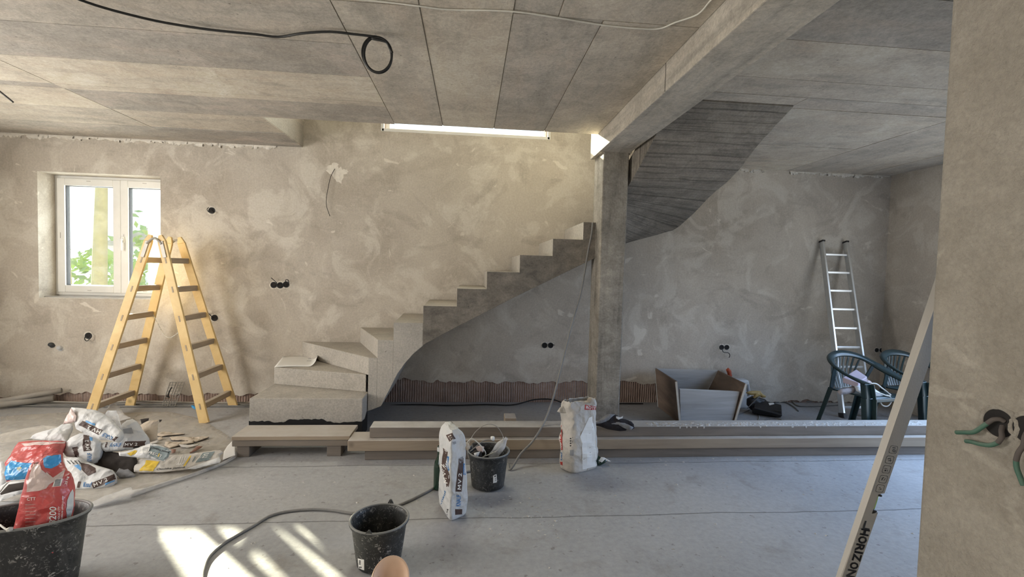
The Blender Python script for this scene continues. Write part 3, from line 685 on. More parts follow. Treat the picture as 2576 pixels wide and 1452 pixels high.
# ================================================================ ALUMINIUM LADDER
AL = thing('aluminium_ladder', (4.2, 4.64, 0), 'silver aluminium ladder leaning on the back wall behind the green chairs', 'ladder')
tl, tr_ = V((4.115, 5.155, 1.935)), V((4.415, 5.155, 1.935)); bl, br = V((4.04, 4.62, 0)), V((4.36, 4.62, 0))
for a, b in ((bl, tl), (br, tr_)):
    mb = MB(); mb.bar(a, b, .024, .062, (0, 1, 0)); r_ = mb.build('rail', M['alu'], AL, bevel=.003)
    d = (b-a).normalized(); mb = MB(); mb.bar(b-d*.012, b+d*.006, .034, .075, (0, 1, 0)); mb.build('end_cap', M['bplastic_clean'], r_); mb = MB(); mb.bar(a, a+d*.05, .034, .075, (0, 1, 0)); mb.build('foot', M['bplastic_clean'], r_)
for i in range(9):
    t = .055+i*.108
    if t > .99: break
    a = bl.lerp(tl, t); b = br.lerp(tr_, t); mb = MB(); mb.bar(a, b, .028, .026, (0, 0, 1)); mb.build('rung', M['alu'], AL, bevel=.004)

# ================================================================ GREEN CHAIRS
def make_chair(label):
    t = thing('garden_chair', (0, 0, 0), label, 'chair', 'green plastic chairs by the ladder')
    G = M['gplastic']
    # seat
    mb = MB()
    def seat(u, v):
        x = (u-.5)*(.46-.05*v); y = -.23+.44*v; z = .425-.012*sin(pi*u)*sin(pi*v)-.02*v
        if v < .12: z -= .03*(1-v/.12)**2
        return (x, y, z)
    mb.grid(seat, 14, 12); mb.build('seat', G, t, True, solid=.012)
    mb = MB(); mb.box((-.225, -.235, .375), (.225, -.215, .412)); mb.build('seat_apron', G, t, bevel=.006)
    # rim: arm - back - arm
    P = [(-.262,-.235,.562), (-.277,-.12,.590), (-.285,0,.625), (-.268,.12,.675), (-.215,.205,.722), (-.12,.25,.752), (0,.262,.762),
         (.12,.25,.752), (.215,.205,.722), (.268,.12,.675), (.285,0,.625), (.277,-.12,.590), (.262,-.235,.562)]
    pts = spline(P, 6); n = len(pts); v = []; f = []
    for i, p in enumerate(pts):
        tg = (pts[min(i+1, n-1)]-pts[max(i-1, 0)]).normalized(); k = abs(i/(n-1)-.5)*2
        outw = V((0, 0, 1)).cross(tg).normalized()*-1
        if outw.dot(V((p.x, p.y-.0, 0))) < 0: outw = -outw
        w = .036+.006*(k > .55); th = .013
        tilt = (1-k)*.9; wv = (outw*cos(tilt)+V((0, 0, 1))*sin(tilt)*1).normalized(); hv = tg.cross(wv).normalized()
        if hv.z < 0: hv = -hv
        q = [p-wv*w+hv*-.008, p-wv*w*.9+hv*th*.4, p+wv*w*.9+hv*th*.6, p+wv*w-hv*.014, p+wv*w*.8-hv*.004, p-wv*w*.8-hv*.002]
        v += q
    for i in range(n-1):
        for k in range(6): f.append((6*i+k, 6*i+(k+1) % 6, 6*i+6+(k+1) % 6, 6*i+6+k))
    f += [(0,1,2,3,4,5), tuple(range(6*n-1, 6*n-7, -1))]
    mb = MB(); mb.add(v, f); mb.build('arm_rim', G, t, True)
    for i in range(8):
        s = (i-3.5)/3.5; mb = MB(); top = V((s*.185, .250-.045*s*s, .735-.035*s*s)); bot = V((s*.115, .205, .415)); mid = top.lerp(bot, .5)+V((0, .022, 0))
        pts_ = spline([top, mid, bot], 6); hw = .012
        v = []
        for p in pts_: v += [p+V((-hw, 0, 0)), p+V((hw, 0, 0)), p+V((hw, .006, 0)), p+V((-hw, .006, 0))]
        f = []
        for q in range(len(pts_)-1):
            for k in range(4): f.append((4*q+k, 4*q+(k+1) % 4, 4*q+4+(k+1) % 4, 4*q+4+k))
        mb.add(v, f); mb.build('back_slat', G, t)
    for s in (-1, 1):
        mb = MB()   # front leg: channel from the arm end to the floor
        top = V((s*.264, -.235, .560)); kn = V((s*.245, -.245, .42)); ft = V((s*.262, -.285, 0))
        for a, b, w0, w1 in ((top, kn, .050, .075), (kn, ft, .078, .050)):
            mb.bar(a, b, w0, .010, (0, 1, 0), w1=w1, h1=.010)
            e0 = V((s*.5*w0, .024, 0)); e1 = V((s*.5*w1, .024, 0)); mb.bar(a+e0, b+e1, .010, .055, (0, 1, 0), w1=.010, h1=.045)
            mb.bar(a-e0+V((0, .0, 0)), b-e1, .010, .045, (0, 1, 0), w1=.010, h1=.035)
        mb.build('leg', G, t, bevel=.003)
        mb = MB(); top = V((s*.195, .20, .42)); ft = V((s*.235, .315, 0))
        mb.bar(top, ft, .060, .010, (0, 1, 0), w1=.045); mb.bar(top+V((s*.03, -.02, 0)), ft+V((s*.022, -.02, 0)), .010, .05, (0, 1, 0), w1=.010, h1=.04); mb.build('leg', G, t, bevel=.003)
    for s in (-1, 1):
        mb = MB(); mb.bar((s*.262, .11, .66), (s*.20, .19, .42), .010, .05, (1, 0, 0)); mb.build('back_post', G, t)
    return t
CX, CY = 3.84, 4.16
ch1 = make_chair('dark green plastic garden chair with white cloths on its seat, left of the pair')
ch2 = copy_tree(ch1); ch2['label'] = 'dark green plastic garden chair half hidden by the silver spirit level'
ch1.scale = ch2.scale = (.94, .94, .97); ch1.location = (CX, CY, 0); ch1.rotation_euler = (0, 0, R(10)); ch2.location = (CX+.66, CY+.09, 0); ch2.rotation_euler = (0, 0, R(10))

# ================================================================ WOODEN TROUGH
TR = thing('wooden_trough', (2.4, 4.6, 0), 'slant-sided wooden mixing trough of grey boards in front of the back wall', 'trough')
def slab(name, quad, thick, mat, parent, bevel=.003):
    q = [V(p) for p in quad]; nrm = (q[1]-q[0]).cross(q[3]-q[0]).normalized(); mb = MB(); mb.prism(q, nrm*thick); return mb.build(name, M[mat], parent, bevel=bevel)
YF0, YB0 = 4.44, 5.02
f_bl = ony(1712, 1067, YF0); f_br = ony(1842, 1066, YF0); f_tl = ony(1710, 979, YF0-.03); f_tr = ony(1861, 986, YF0-.03)
for p in (f_bl, f_br): p.z = max(.004, p.z)
sl_b = V((f_bl.x-.012, YF0-.01, .002)); sl_t = ony(1700, 960, YF0-.06); bk_tl = ony(1648, 927, YB0+.02); bk_tr = ony(1806, 932, YB0+.02); sr_b = V((f_br.x+.012, YF0-.01, .002)); sr_t = ony(1876, 966, YF0-.06)
bk_bl = V((f_bl.x-.0, YB0-.02, .002)); bk_br = V((f_br.x-.06, YB0-.02, .002))
slab('front_board', [f_bl, f_br, f_tr, f_tl], -.022, 'trough', TR)
slab('back_board', [bk_bl, bk_br, bk_tr, bk_tl], -.022, 'trough', TR)
slab('side_board', [sl_b, sl_t, bk_tl, bk_bl], -.016, 'trough_side', TR); slab('side_board', [sr_b, bk_br, bk_tr, sr_t], .016, 'trough_side', TR)
slab('bottom_board', [f_bl+V((0, .02, 0)), f_br+V((0, .02, 0)), bk_br+V((0, -.03, 0)), bk_bl+V((0, -.03, 0))], .015, 'trough_side', TR)
for a, b in ((sl_b, sl_t), (sr_b, sr_t)): mb = MB(); mb.bar(a+V((0, -.006, 0)), b+V((0, -.006, 0)), .020, .006, (0, 1, 0)); mb.build('edge_strip', M['edge'], TR)

# ================================================================ prints that lie on a surface
def bvh_of(objs):
    vs = []; fs = []
    for o in (objs if isinstance(objs, (list, tuple)) else [objs]):
        k = len(vs); vs += [v.co.copy() for v in o.data.vertices]; fs += [tuple(i+k for i in p.vertices) for p in o.data.polygons]
    return BVHTree.FromPolygons(vs, fs)
def lay(mb, bvh, poly, mi, lift=.0012, step=3.0, tris=None):
    """lay a flat figure (photo coordinates) on the surface in front of the camera"""
    if tris is None:
        pts = [V(p) for p in poly]; xs = [p.x for p in pts]; ys = [p.y for p in pts]; n = len(pts)
        edges = [(i, (i+1) % n) for i in range(n)]; ext = []
        x = min(xs)+step/2
        while x < max(xs):
            y = min(ys)+step/2
            while y < max(ys): ext.append(V((x, y))); y += step
            x += step
        inside = []
        for q in ext:
            c = False; j = n-1
            for i in range(n):
                if (pts[i].y > q.y) != (pts[j].y > q.y) and q.x < (pts[j].x-pts[i].x)*(q.y-pts[i].y)/(pts[j].y-pts[i].y)+pts[i].x: c = not c
                j = i
            if c: inside.append(q)
        r = geometry.delaunay_2d_cdt(pts+inside, edges, [], 1, 1e-4); vs, fs = r[0], r[2]
    else: vs, fs = tris
    out = []; ok = []
    for p in vs:
        d = ray(p.x, p.y).normalized(); h = bvh.ray_cast(CAM, d)
        if h[0] is None: out.append(V((0, 0, 0))); ok.append(None)
        else: out.append(h[0]-d*lift*1.6); ok.append(h[3])
    F = []
    for f in fs:
        if any(ok[i] is None for i in f): continue
        if max(ok[i] for i in f)-min(ok[i] for i in f) > .10: continue
        F.append(tuple(f))
    if F: mb.add(out, F, mi)
TXT = {}
def text_tris(s, bold=False):
    if s in TXT: return TXT[s]
    if s[0] == 'M' and len(s) > 1:
        vs, fs = text_tris(s[1:], bold); vs = [V((.34+.66*v.x, v.y)) for v in vs]; k = len(vs)
        for q in (((0,0),(.055,0),(.055,1),(0,1)), ((.225,0),(.28,0),(.28,1),(.225,1)), ((0,1),(.115,.30),(.165,.30),(.06,1)), ((.22,1),(.115,.30),(.165,.30),(.28,1))):
            vs = vs+[V(c_) for c_ in q]; fs = list(fs)+[(k, k+1, k+2), (k, k+2, k+3)]; k += 4
        TXT[s] = (vs, fs); return TXT[s]
    cu = bpy.data.curves.new('t', 'FONT'); cu.body = s; cu.resolution_u = 2; cu.offset = .014 if bold else .004
    ob = bpy.data.objects.new('t', cu); COL.objects.link(ob); dg = bpy.context.evaluated_depsgraph_get(); dg.update()
    me = bpy.data.meshes.new_from_object(ob.evaluated_get(dg)); vs = [v.co.copy() for v in me.vertices]; fs = [tuple(p.vertices) for p in me.polygons]
    bpy.data.objects.remove(ob); bpy.data.curves.remove(cu); bpy.data.meshes.remove(me)
    x0 = min(v.x for v in vs); x1 = max(v.x for v in vs); y0 = min(v.y for v in vs); y1 = max(v.y for v in vs)
    TXT[s] = ([V(((v.x-x0)/(x1-x0), (v.y-y0)/(y1-y0))) for v in vs], fs); return TXT[s]
def write(mb, bvh, s, o, bx, uy, mi, lift=.0022, bold=True):
    """text box: o = lower-left corner, bx = vector along the baseline, uy = vector of the letter height (photo coordinates)"""
    vs, fs = text_tris(s, bold); o = V(o); bx = V(bx); uy = V(uy)
    lay(mb, bvh, None, mi, lift, tris=([o+bx*v.x+uy*v.y for v in vs], fs))
def quad(o, bx, uy):
    o = V(o); bx = V(bx); uy = V(uy); return [o, o+bx, o+bx+uy, o+uy]

# ---------------------------------------------------------------- sheets, crumpled sacks
def blob(name, outline, O, n, bulge, back, mat, parent=None, r=.05, step=.02, crease=.006, cf=14, seed=0, floor=.003, flat=False, ragged=0, droop=None):
    """a crumpled paper or film body: outline given where it is seen, on the plane through O with normal n"""
    n = V(n).normalized(); O = V(O); e1 = V((0, 0, 1)).cross(n)
    if e1.length < .05: e1 = V((1, 0, 0))
    e1.normalize(); e2 = n.cross(e1)
    P2 = []
    for x, y in outline:
        p = onp(x, y, O, n)-O; P2.append(V((p.dot(e1), p.dot(e2))))
    # densify boundary
    B = []
    for i, a in enumerate(P2):
        b = P2[(i+1) % len(P2)]; k = max(1, int((b-a).length/step))
        for j in range(k):
            q = a.lerp(b, j/k)
            if ragged: nn_ = V((-(b-a).y, (b-a).x)).normalized(); q = q+nn_*ragged*noise.noise(V((q.x*60, q.y*60, seed)))
            B.append(q)
    N_ = len(B); edges = [(i, (i+1) % N_) for i in range(N_)]
    xs = [p.x for p in B]; ys = [p.y for p in B]; pts = list(B)
    def dist(q):
        d = 1e9
        for i in range(len(P2)):
            a, b = P2[i], P2[(i+1) % len(P2)]; ab = b-a; t = max(0, min(1, (q-a).dot(ab)/max(1e-9, ab.length_squared))); d = min(d, (q-a-ab*t).length)
        return d
    def inside(q):
        c = False; j = N_-1
        for i in range(N_):
            if (B[i].y > q.y) != (B[j].y > q.y) and q.x < (B[j].x-B[i].x)*(q.y-B[i].y)/(B[j].y-B[i].y)+B[i].x: c = not c
            j = i
        return c
    st_ = step*.8; jx = random.Random(seed); x = min(xs)+st_/2
    while x < max(xs):
        y = min(ys)+st_/2
        while y < max(ys):
            q = V((x+st_*.3*(jx.random()-.5), y+st_*.3*(jx.random()-.5)))
            if inside(q) and dist(q) > st_*.35: pts.append(q)
            y += st_
        x += st_
    rr = geometry.delaunay_2d_cdt(pts, edges, [], 1, 1e-6); vs, fs = rr[0], rr[2]
    top = []; bot = []
    for q in vs:
        d = min(dist(q)/r, 1); k = math.sqrt(max(0, 1-(1-d)**2))
        vd = noise.voronoi(V((q.x*cf*.9, q.y*cf*1.2, seed*3.1)))[0]; vd2 = noise.voronoi(V((q.x*cf*2.3, q.y*cf*2.0, seed*1.7)))[0]
        c = 1.5*(vd[1]-vd[0])-.6+.5*(vd2[1]-vd2[0])+.4*noise.noise(V((q.x*cf*.5, q.y*cf*.5, seed)))
        p = O+e1*q.x+e2*q.y
        if droop: p = p+droop(p)
        a = p+n*(bulge*k+crease*c*min(1, d*1.5)); b = p-n*(back*k+(0 if flat else crease*c*.5*d))
        if floor is not None: a.z = max(a.z, floor+.002); b.z = max(b.z, floor)
        top.append(a); bot.append(b)
    nv = len(vs); F = [tuple(f) for f in fs]
    if (vs[F[0][1]]-vs[F[0][0]]).cross(vs[F[0][2]]-vs[F[0][0]]) < 0: F = [tuple(reversed(f)) for f in F]
    cnt = {(f[i], f[(i+1) % 3]) for f in F for i in range(3)}
    rim = [(b, a, a+nv, b+nv) for (a, b) in cnt if (b, a) not in cnt]
    return mesh_obj(name, top+bot, F+[tuple(reversed([i+nv for i in f])) for f in F]+rim, M[mat], parent, True)
def printed(o, fn, mats, name='printing'):
    mb = MB(); bv = bvh_of(o); fn(mb, bv)
    if mb.f:
        p = mb.build(name, [M[m_] for m_ in mats], None); p.parent = o; return p

def loft_sack(name, c, ax, bx, prof, mat, seed=0, n=44, cr=.006, parent=None, open_top=False, e=.42):
    """standing sack: ax, bx half-axis vectors of the base; prof rows (z, ka, kb, dx, dy)"""
    c = V(c); ax = V(ax); bx = V(bx); rows = []; zs = spline([V((p[0], p[1], p[2])) for p in prof], 7); dd = spline([V((p[3], p[4], 0)) for p in prof], 7)
    v = []; f = []
    for j, (q, d) in enumerate(zip(zs, dd)):
        for k in range(n):
            t = 2*pi*k/n; ca, sa = cos(t), sin(t); x = math.copysign(abs(ca)**e, ca); y = math.copysign(abs(sa)**e, sa)
            p = c+ax*x*q.y+bx*y*q.z+V((d.x, d.y, q.x))
            nn_ = (ax.normalized()*ca+bx.normalized()*sa); vd = noise.voronoi(V((p.x*13, p.y*13, p.z*8+seed)))[0]; h = 2.2*(vd[1]-vd[0])-.8+.6*noise.noise(V((p.x*26, p.y*26, p.z*24+seed)))
            p = p+nn_*cr*h*(min(1, q.x/.05))
            if j == len(zs)-1: p.z += .018*noise.noise(V((k*.9, seed, 1)))
            v.append(p)
    m_ = len(zs)
    for j in range(m_-1):
        for k in range(n): f.append((j*n+k, j*n+(k+1) % n, (j+1)*n+(k+1) % n, (j+1)*n+k))
    f.append(tuple(range(n-1, -1, -1)))
    if not open_top: f.append(tuple(range((m_-1)*n, m_*n)))
    return mesh_obj(name, v, f, M[mat], parent, True)

# ================================================================ THE STANDING WHITE SACK (MV 2)
L_, F_, R_ = V((-.172, 2.93, 0)), V((-.085, 2.69, 0)), V((.018, 2.772, 0)); c = (L_+R_)/2
s1 = loft_sack('cement_sack', c, (F_-L_)/2, (R_-F_)/2, [(0.002,.86,.85,0,0),(.03,.97,1.05,0,0),(.12,1,1.12,0,0),(.22,.97,1.05,0,0),(.33,.95,1.0,-.008,0),(.42,.99,1.0,-.010,0),(.47,.97,.92,-.012,0),(.505,.86,.70,-.014,0),(.53,.62,.40,-.018,0)], 'paper', 3, cr=.0045, e=.26)
tag(s1, 'tall white cement sack with brown and blue print standing in the middle of the floor', 'sack')
def pr(mb, bv):
    z = lambda x, y: (1080+x/5.186, 1060+y/5.186)
    P = lambda *q: [z(*a) for a in q]
    lay(mb, bv, P((216,182),(300,150),(345,228),(262,268)), 0); write(mb, bv, 'MV 2', z(325,236), V((-48,-60))/5.186, V((-38,22))/5.186, 3)
    lay(mb, bv, P((300,272),(345,262),(352,290),(320,305)), 2)
    lay(mb, bv, P((178,348),(240,400),(215,560),(262,690),(270,770),(250,860),(222,855),(215,800),(165,640),(160,560)), 0)
    write(mb, bv, 'MV 2', z(238,815), V((-48,-255))/5.186, V((-48,-10))/5.186, 3)
    lay(mb, bv, P((232,455),(258,462),(245,560),(262,640),(252,650),(212,600)), 1); write(mb, bv, 'ORIGINAL', z(250,628), V((-12,-150))/5.186, V((-14,-3))/5.186, 3)
    write(mb, bv, 'Knauf', z(150,1110), V((72,-195))/5.186, V((-22,-18))/5.186, 1)
    write(mb, bv, '30 kg', z(240,1262), V((8,-118))/5.186, V((-26,-2))/5.186, 4)
    lay(mb, bv, P((385,490),(445,480),(447,560),(440,720),(420,922),(343,918),(362,700),(384,560)), 0); write(mb, bv, 'MV 2', z(412,893), V((14,-215))/5.186, V((-45,-2))/5.186, 3)
    lay(mb, bv, P((443,548),(481,552),(475,702),(440,698)), 1); write(mb, bv, 'ORIGINAL', z(465,694), V((6,-135))/5.186, V((-18,-1))/5.186, 3)
    write(mb, bv, '30 kg', z(487,522), V((4,-66))/5.186, V((-18,-1))/5.186, 4)
    lay(mb, bv, P((386,488),(440,458),(444,520),(400,552)), 2)
    write(mb, bv, 'KNAUF', z(408,1110), V((8,-145))/5.186, V((-60,-2))/5.186, 1); lay(mb, bv, P((337,1147),(430,1147),(428,1215),(340,1222)), 0)
printed(s1, pr, ['brown', 'blue', 'greyp', 'whitep', 'blackp'])
top = blob('torn_top', [(1144,1128),(1146,1114),(1158,1106),(1170,1112),(1180,1116),(1183,1128),(1176,1134),(1160,1130)], (-.02, 2.80, .47), (0,-1,.3), .018, .018, 'kraft', None, .02, .008, .006, 40, 4, None); top.parent = s1

# ================================================================ THE ROTBAND SACK
L_, F_, R_ = V((.703, 3.445, 0)), V((.79, 3.325, 0)), V((1.008, 3.425, 0)); c = (L_+R_)/2
s2 = loft_sack('plaster_sack', c, (F_-L_)/2*1.12, (R_-F_)/2*1.04, [(0.002,.9,.93,0,0),(.03,1,1.0,0,0),(.15,1.02,1.02,0,0),(.28,1,.98,-.004,0),(.38,.95,.97,-.01,0),(.44,.90,1.0,-.012,0),(.49,.8,1.05,-.01,0),(.53,.55,.98,-.006,0)], 'paper_grey', 8, cr=.008, open_top=True)
tag(s2, 'open dusty white plaster sack with red band standing against the stacked timber beams', 'sack')
md = s2.modifiers.new('s', 'SOLIDIFY'); md.thickness = .003
def pr(mb, bv):
    z = lambda x, y: (1380+x/6.3125, 980+y/6.3125)
    P = lambda *q: [z(*a) for a in q]
    lay(mb, bv, P((150,568),(210,568),(222,968),(185,965),(160,760)), 0); write(mb, bv, 'ROTBAND', z(212,938), V((-34,-350))/6.31, V((-34,2))/6.31, 3)
    write(mb, bv, 'Knauf', z(218,1125), V((-4,-128))/6.31, V((-32,0))/6.31, 1); lay(mb, bv, P((178,1150),(222,1150),(222,1215),(180,1212)), 0)
    lay(mb, bv, P((163,505),(205,505),(206,560),(165,560)), 2)
    lay(mb, bv, P((578,240),(765,265),(760,345),(570,322)), 0); write(mb, bv, 'ROTB', z(596,306), V((158,22))/6.31, V((4,-46))/6.31, 3)
    lay(mb, bv, P((338,960),(398,960),(398,1055),(338,1050)), 2)
    for k in range(4): lay(mb, bv, P((338,770+k*38),(360,770+k*38),(360,790+k*38),(338,790+k*38)), 4)
    lay(mb, bv, P((378,760),(384,760),(384,842),(378,842)), 4)
    lay(mb, bv, P((500,755),(640,450),(690,430),(735,640),(780,1080),(790,1215),(540,1275),(532,900)), 3, step=4)
printed(s2, pr, ['redp', 'blue', 'greyp', 'whitep', 'blackp'])
for k, (ol, se) in enumerate((([(1401,1036),(1408,1026),(1420,1018),(1432,1020),(1441,1012),(1447,1013),(1440,1026),(1430,1040),(1412,1040)], 1), ([(1430,1032),(1445,1010),(1462,1008),(1478,1008),(1488,1000),(1497,1006),(1499,1018),(1488,1020),(1450,1034)], 2))):
    b_ = blob('torn_top', ol, (.8, 3.40, .50), (0,-1,.2), .010, .012, 'paper_grey', None, .02, .010, .010, 40, se, None); b_.parent = s2
b_ = blob('sack_mouth', [(1475,1010),(1480,1001),(1487,1000),(1496,1005),(1493,1010),(1484,1015)], (.9, 3.39, .54), (0,-1,.2), .006, .01, 'kraft', None, .02, .008, .006, 50, 5, None); b_.parent = s2

# ================================================================ BUCKETS
def bucket(name, c, r0, r1, h, label, cat, tilt=0, inner=None, mat='bplastic', sx=1, sy=1, rz=0, wall=.005):
    root = thing(name, c, label, cat); A = Matrix.Rotation(rz, 3, 'Z')
    mb = MB(); ri = inner or (r0+.0)
    prof = [(0.001, .004), (r0*.9, .002), (r0, .008)]+[(r0+(r1-r0)*t, h*t) for t in (.2, .4, .6, .8, .93)]+[(r1+.001, h*.94), (r1+.006, h*.945), (r1+.009, h*.97), (r1+.010, h), (r1+.004, h+.004), (r1-wall, h)]+\
        [(r0+(r1-r0)*t-wall, h*t) for t in (.9, .6, .3, .08)]+[(.001, .014)]
    mb.lathe(c, prof, 56, sx=sx, sy=sy, axis=A, wob=.004); b_ = mb.build('bucket_body', M[mat], root, True)
    return root, b_, A
bk, bb, A = bucket('bucket', (-.428, 2.352, 0), .108, .138, .225, 'empty dusty black bucket standing in the foreground beside the sunlight patches', 'bucket')
mb = MB(); pts = [V((-.428+.142*cos(a), 2.352+.142*sin(a), .225+.002)) for a in [2*pi*i/60 for i in range(61)]]; mb.tube(pts, .0055, 8, cap=False); mb.build('rim', M['rim'], bk, True)
for a, h_ in ((1.35, .03), (4.55, .022)):
    p = V((-.428+.140*cos(a), 2.352+.140*sin(a), .224)); t = V((-sin(a), cos(a), 0)); mb = MB(); mb.prism([p-t*.020, p+t*.020, p+V((0, 0, h_))+t*.004, p+V((0, 0, h_))-t*.004], V((cos(a), sin(a), 0))*.006); mb.build('handle_lug', M['bplastic'], bk)
def pr(mb, bv):
    z = lambda x, y: (840+x/6.85, 1240+y/6.85)
    lay(mb, bv, [z(*q) for q in ((410,1130),(520,1155),(522,1338),(416,1310))], 0)
    for k in range(3): lay(mb, bv, [z(*q) for q in ((432,1165+k*26),(460,1170+k*26),(460,1188+k*26),(432,1183+k*26))], 1, .002)
    for k in range(2): lay(mb, bv, [z(*q) for q in ((430+k*26,1272),(448+k*26,1276),(448+k*26,1300),(430+k*26,1296))], 1, .002)
printed(bb, pr, ['whitep', 'blackp'], 'price_sticker')
bk2, bb2, A = bucket('bucket', (.155, 3.175, 0), .112, .138, .245, 'splashed black bucket full of rubbish between the white sack and the timber beams', 'bucket')
mb = MB(); pts = [V((.155+.142*cos(a), 3.175+.142*sin(a), .247)) for a in [2*pi*i/60 for i in range(61)]]; mb.tube(pts, .005, 8, cap=False); mb.build('rim', M['rim'], bk2, True)
mb = MB(); mb.tube(spline([ony(1182,1160,3.10), ony(1176,1128,3.12), ony(1195,1088,3.15), ony(1225,1068,3.17), ony(1250,1074,3.2), ony(1266,1100,3.22), ony(1268,1125,3.22)], 8), .0025, 6); mb.build('bucket_handle', M['steel'], bk2)
def pr(mb, bv):
    z = lambda x, y: (1080+x/5.186, 1060+y/5.186)
    lay(mb, bv, [z(*q) for q in ((832,712),(850,700),(878,692),(882,790),(876,800),(832,808))], 0)
    lay(mb, bv, [z(*q) for q in ((848,712),(870,706),(870,722),(848,728))], 1, .002)
    for k in range(4): lay(mb, bv, [z(*q) for q in ((856,740+k*12),(872,737+k*12),(872,742+k*12),(856,745+k*12))], 1, .002)
printed(bb2, pr, ['whitep', 'blackp'], 'price_sticker')
# rubbish in the bucket, each its own thing
mb = MB(); ax = Matrix.Rotation(R(-38), 3, 'Y') @ Matrix.Rotation(R(20), 3, 'X'); c0 = V((.178, 3.20, .175))
mb.lathe(c0, [(.001,0),(.030,.002),(.034,.02),(.031,.05),(.035,.09),(.034,.12),(.018,.155),(.012,.165),(.012,.18)], 20, axis=Matrix.Rotation(R(35), 3, 'Y'), wob=.12); r_ = mb.build('plastic_bottle', M['clear'], None, True); tag(r_, 'crushed clear plastic bottle sticking out of the rubbish bucket', 'bottle')
mb = MB(); p = c0+Matrix.Rotation(R(35), 3, 'Y') @ V((0, 0, .178)); mb.lathe(ony(1239,1103,3.16), [(.001,-.012),(.014,-.012),(.014,.010),(.001,.012)], 16); q = mb.build('bottle_cap', M['whitep'], None, True); q.parent = r_
mb = MB()
for k, (pts) in enumerate(([(1172,1118),(1185,1104),(1200,1112),(1215,1128),(1222,1142),(1215,1152)], [(1183,1136),(1200,1122),(1215,1110),(1232,1107),(1245,1112)], [(1214,1150),(1235,1142),(1252,1132),(1264,1116),(1266,1100)])):
    o = MB(); o.tube(spline([ony(x, y, 3.12+.03*k) for x, y in pts], 6), .0035, 6); w_ = o.build('wire_scrap', M['cwhite'] if k != 1 else M['cgrey'], None); tag(w_, ('white wire scrap curling out of the rubbish bucket toward the white sack', 'grey wire scrap arching over the middle of the rubbish bucket', 'white wire scrap looping along the right rim of the rubbish bucket')[k], 'wire')
for k, (pts, mt_, lab) in enumerate((([(1186,1118),(1194,1112),(1206,1116),(1210,1130),(1200,1138),(1188,1132)], 'bplastic_clean', 'dark plastic scrap at the left edge of the rubbish bucket'), ([(1196,1126),(1206,1121),(1218,1124),(1216,1138),(1204,1140)], 'palebag', 'pale pink crumpled scrap in the rubbish bucket'), ([(1184,1140),(1196,1132),(1212,1138),(1212,1152),(1190,1152)], 'paper_dark', 'dark crumpled scrap in front inside the rubbish bucket'), ([(1192,1140),(1200,1138),(1208,1136),(1202,1150),(1194,1152)], 'paper', 'small white paper scrap in the rubbish bucket'))):
    b_ = blob('rubbish_scrap', pts, (.12+.01*k, 3.16-.03*k, .22), (0,-.9,.5), .012, .012, mt_, None, .02, .008, .005, 50, k, None); tag(b_, lab, 'rubbish')
# green bottle behind the sack, bottle by the rotband sack
mb = MB(); q = onz(1104, 1182, 0); q = V((-.178, 3.13, 0))
mb.lathe(q, [(.001,.003),(.034,.003),(.038,.015),(.038,.15),(.032,.19),(.016,.225),(.014,.28),(.016,.282),(.016,.295),(.012,.297)], 28); o = mb.build('glass_bottle', M['bottle_g'], None, True); tag(o, 'dark green glass bottle half hidden behind the tall white cement sack', 'bottle')
mb = MB(); mb.lathe(q, [(.0175,.262),(.0175,.29)], 20); p_ = mb.build('bottle_foil', M['whitepl'], None, True); p_.parent = o
b_ = blob('crumpled_bag', [(1496,1152),(1500,1142),(1510,1150),(1518,1152),(1528,1156),(1528,1160),(1520,1166),(1512,1172),(1504,1176),(1498,1168)], (1.02, 3.50, .05), (0,-1,.25), .035, .03, 'bottle_g', None, .03, .012, .008, 30, 5); tag(b_, 'small dark crumpled plastic bag on the floor behind the plaster sack', 'bag')
b2_ = blob('torn_edge', [(1506,1160),(1512,1150),(1520,1151),(1528,1156),(1536,1160),(1531,1162),(1522,1156),(1514,1164)], (1.04, 3.46, .05), (0,-1,.25), .004, .004, 'whitep', None, .01, .008, .004, 30, 6); b2_.parent = b_

# ================================================================ RAG ON THE TIMBER
rg = thing('rag_bundle', (1.25, 3.74, .243), 'black and grey cloth bundle thrown over the timber beams at the foot of the column', 'cloth')
for k, (ol, O, n_, bu, mt_) in enumerate((([(1497,1068),(1506,1062),(1516,1052),(1530,1042),(1542,1042),(1552,1047),(1560,1054),(1572,1056),(1588,1062),(1594,1070),(1596,1078),(1588,1082),(1578,1076),(1575,1084),(1560,1085),(1545,1083),(1528,1080),(1512,1074),(1498,1071)], (1.24, 3.635, .245), (0,-.8,.6), .045, 'ragb'),
        ([(1496,1066),(1508,1056),(1522,1045),(1534,1041),(1548,1044),(1540,1052),(1532,1060),(1518,1064),(1506,1066)], (1.2, 3.62, .285), (0,-.7,.7), .03, 'rag'), ([(1536,1066),(1550,1062),(1570,1064),(1584,1070),(1594,1076),(1588,1082),(1572,1078),(1556,1070),(1538,1069)], (1.28, 3.60, .265), (0,-.7,.7), .02, 'rag'),
        ([(1550,1047),(1560,1050),(1568,1046),(1566,1052),(1556,1056),(1550,1052)], (1.27, 3.60, .33), (0,-.8,.6), .01, 'whitepl'))):
    b_ = blob('cloth_fold', ol, O, n_, bu, .02, mt_, rg, .03, .012, .008, 22, k+3, .0 if k else .0)

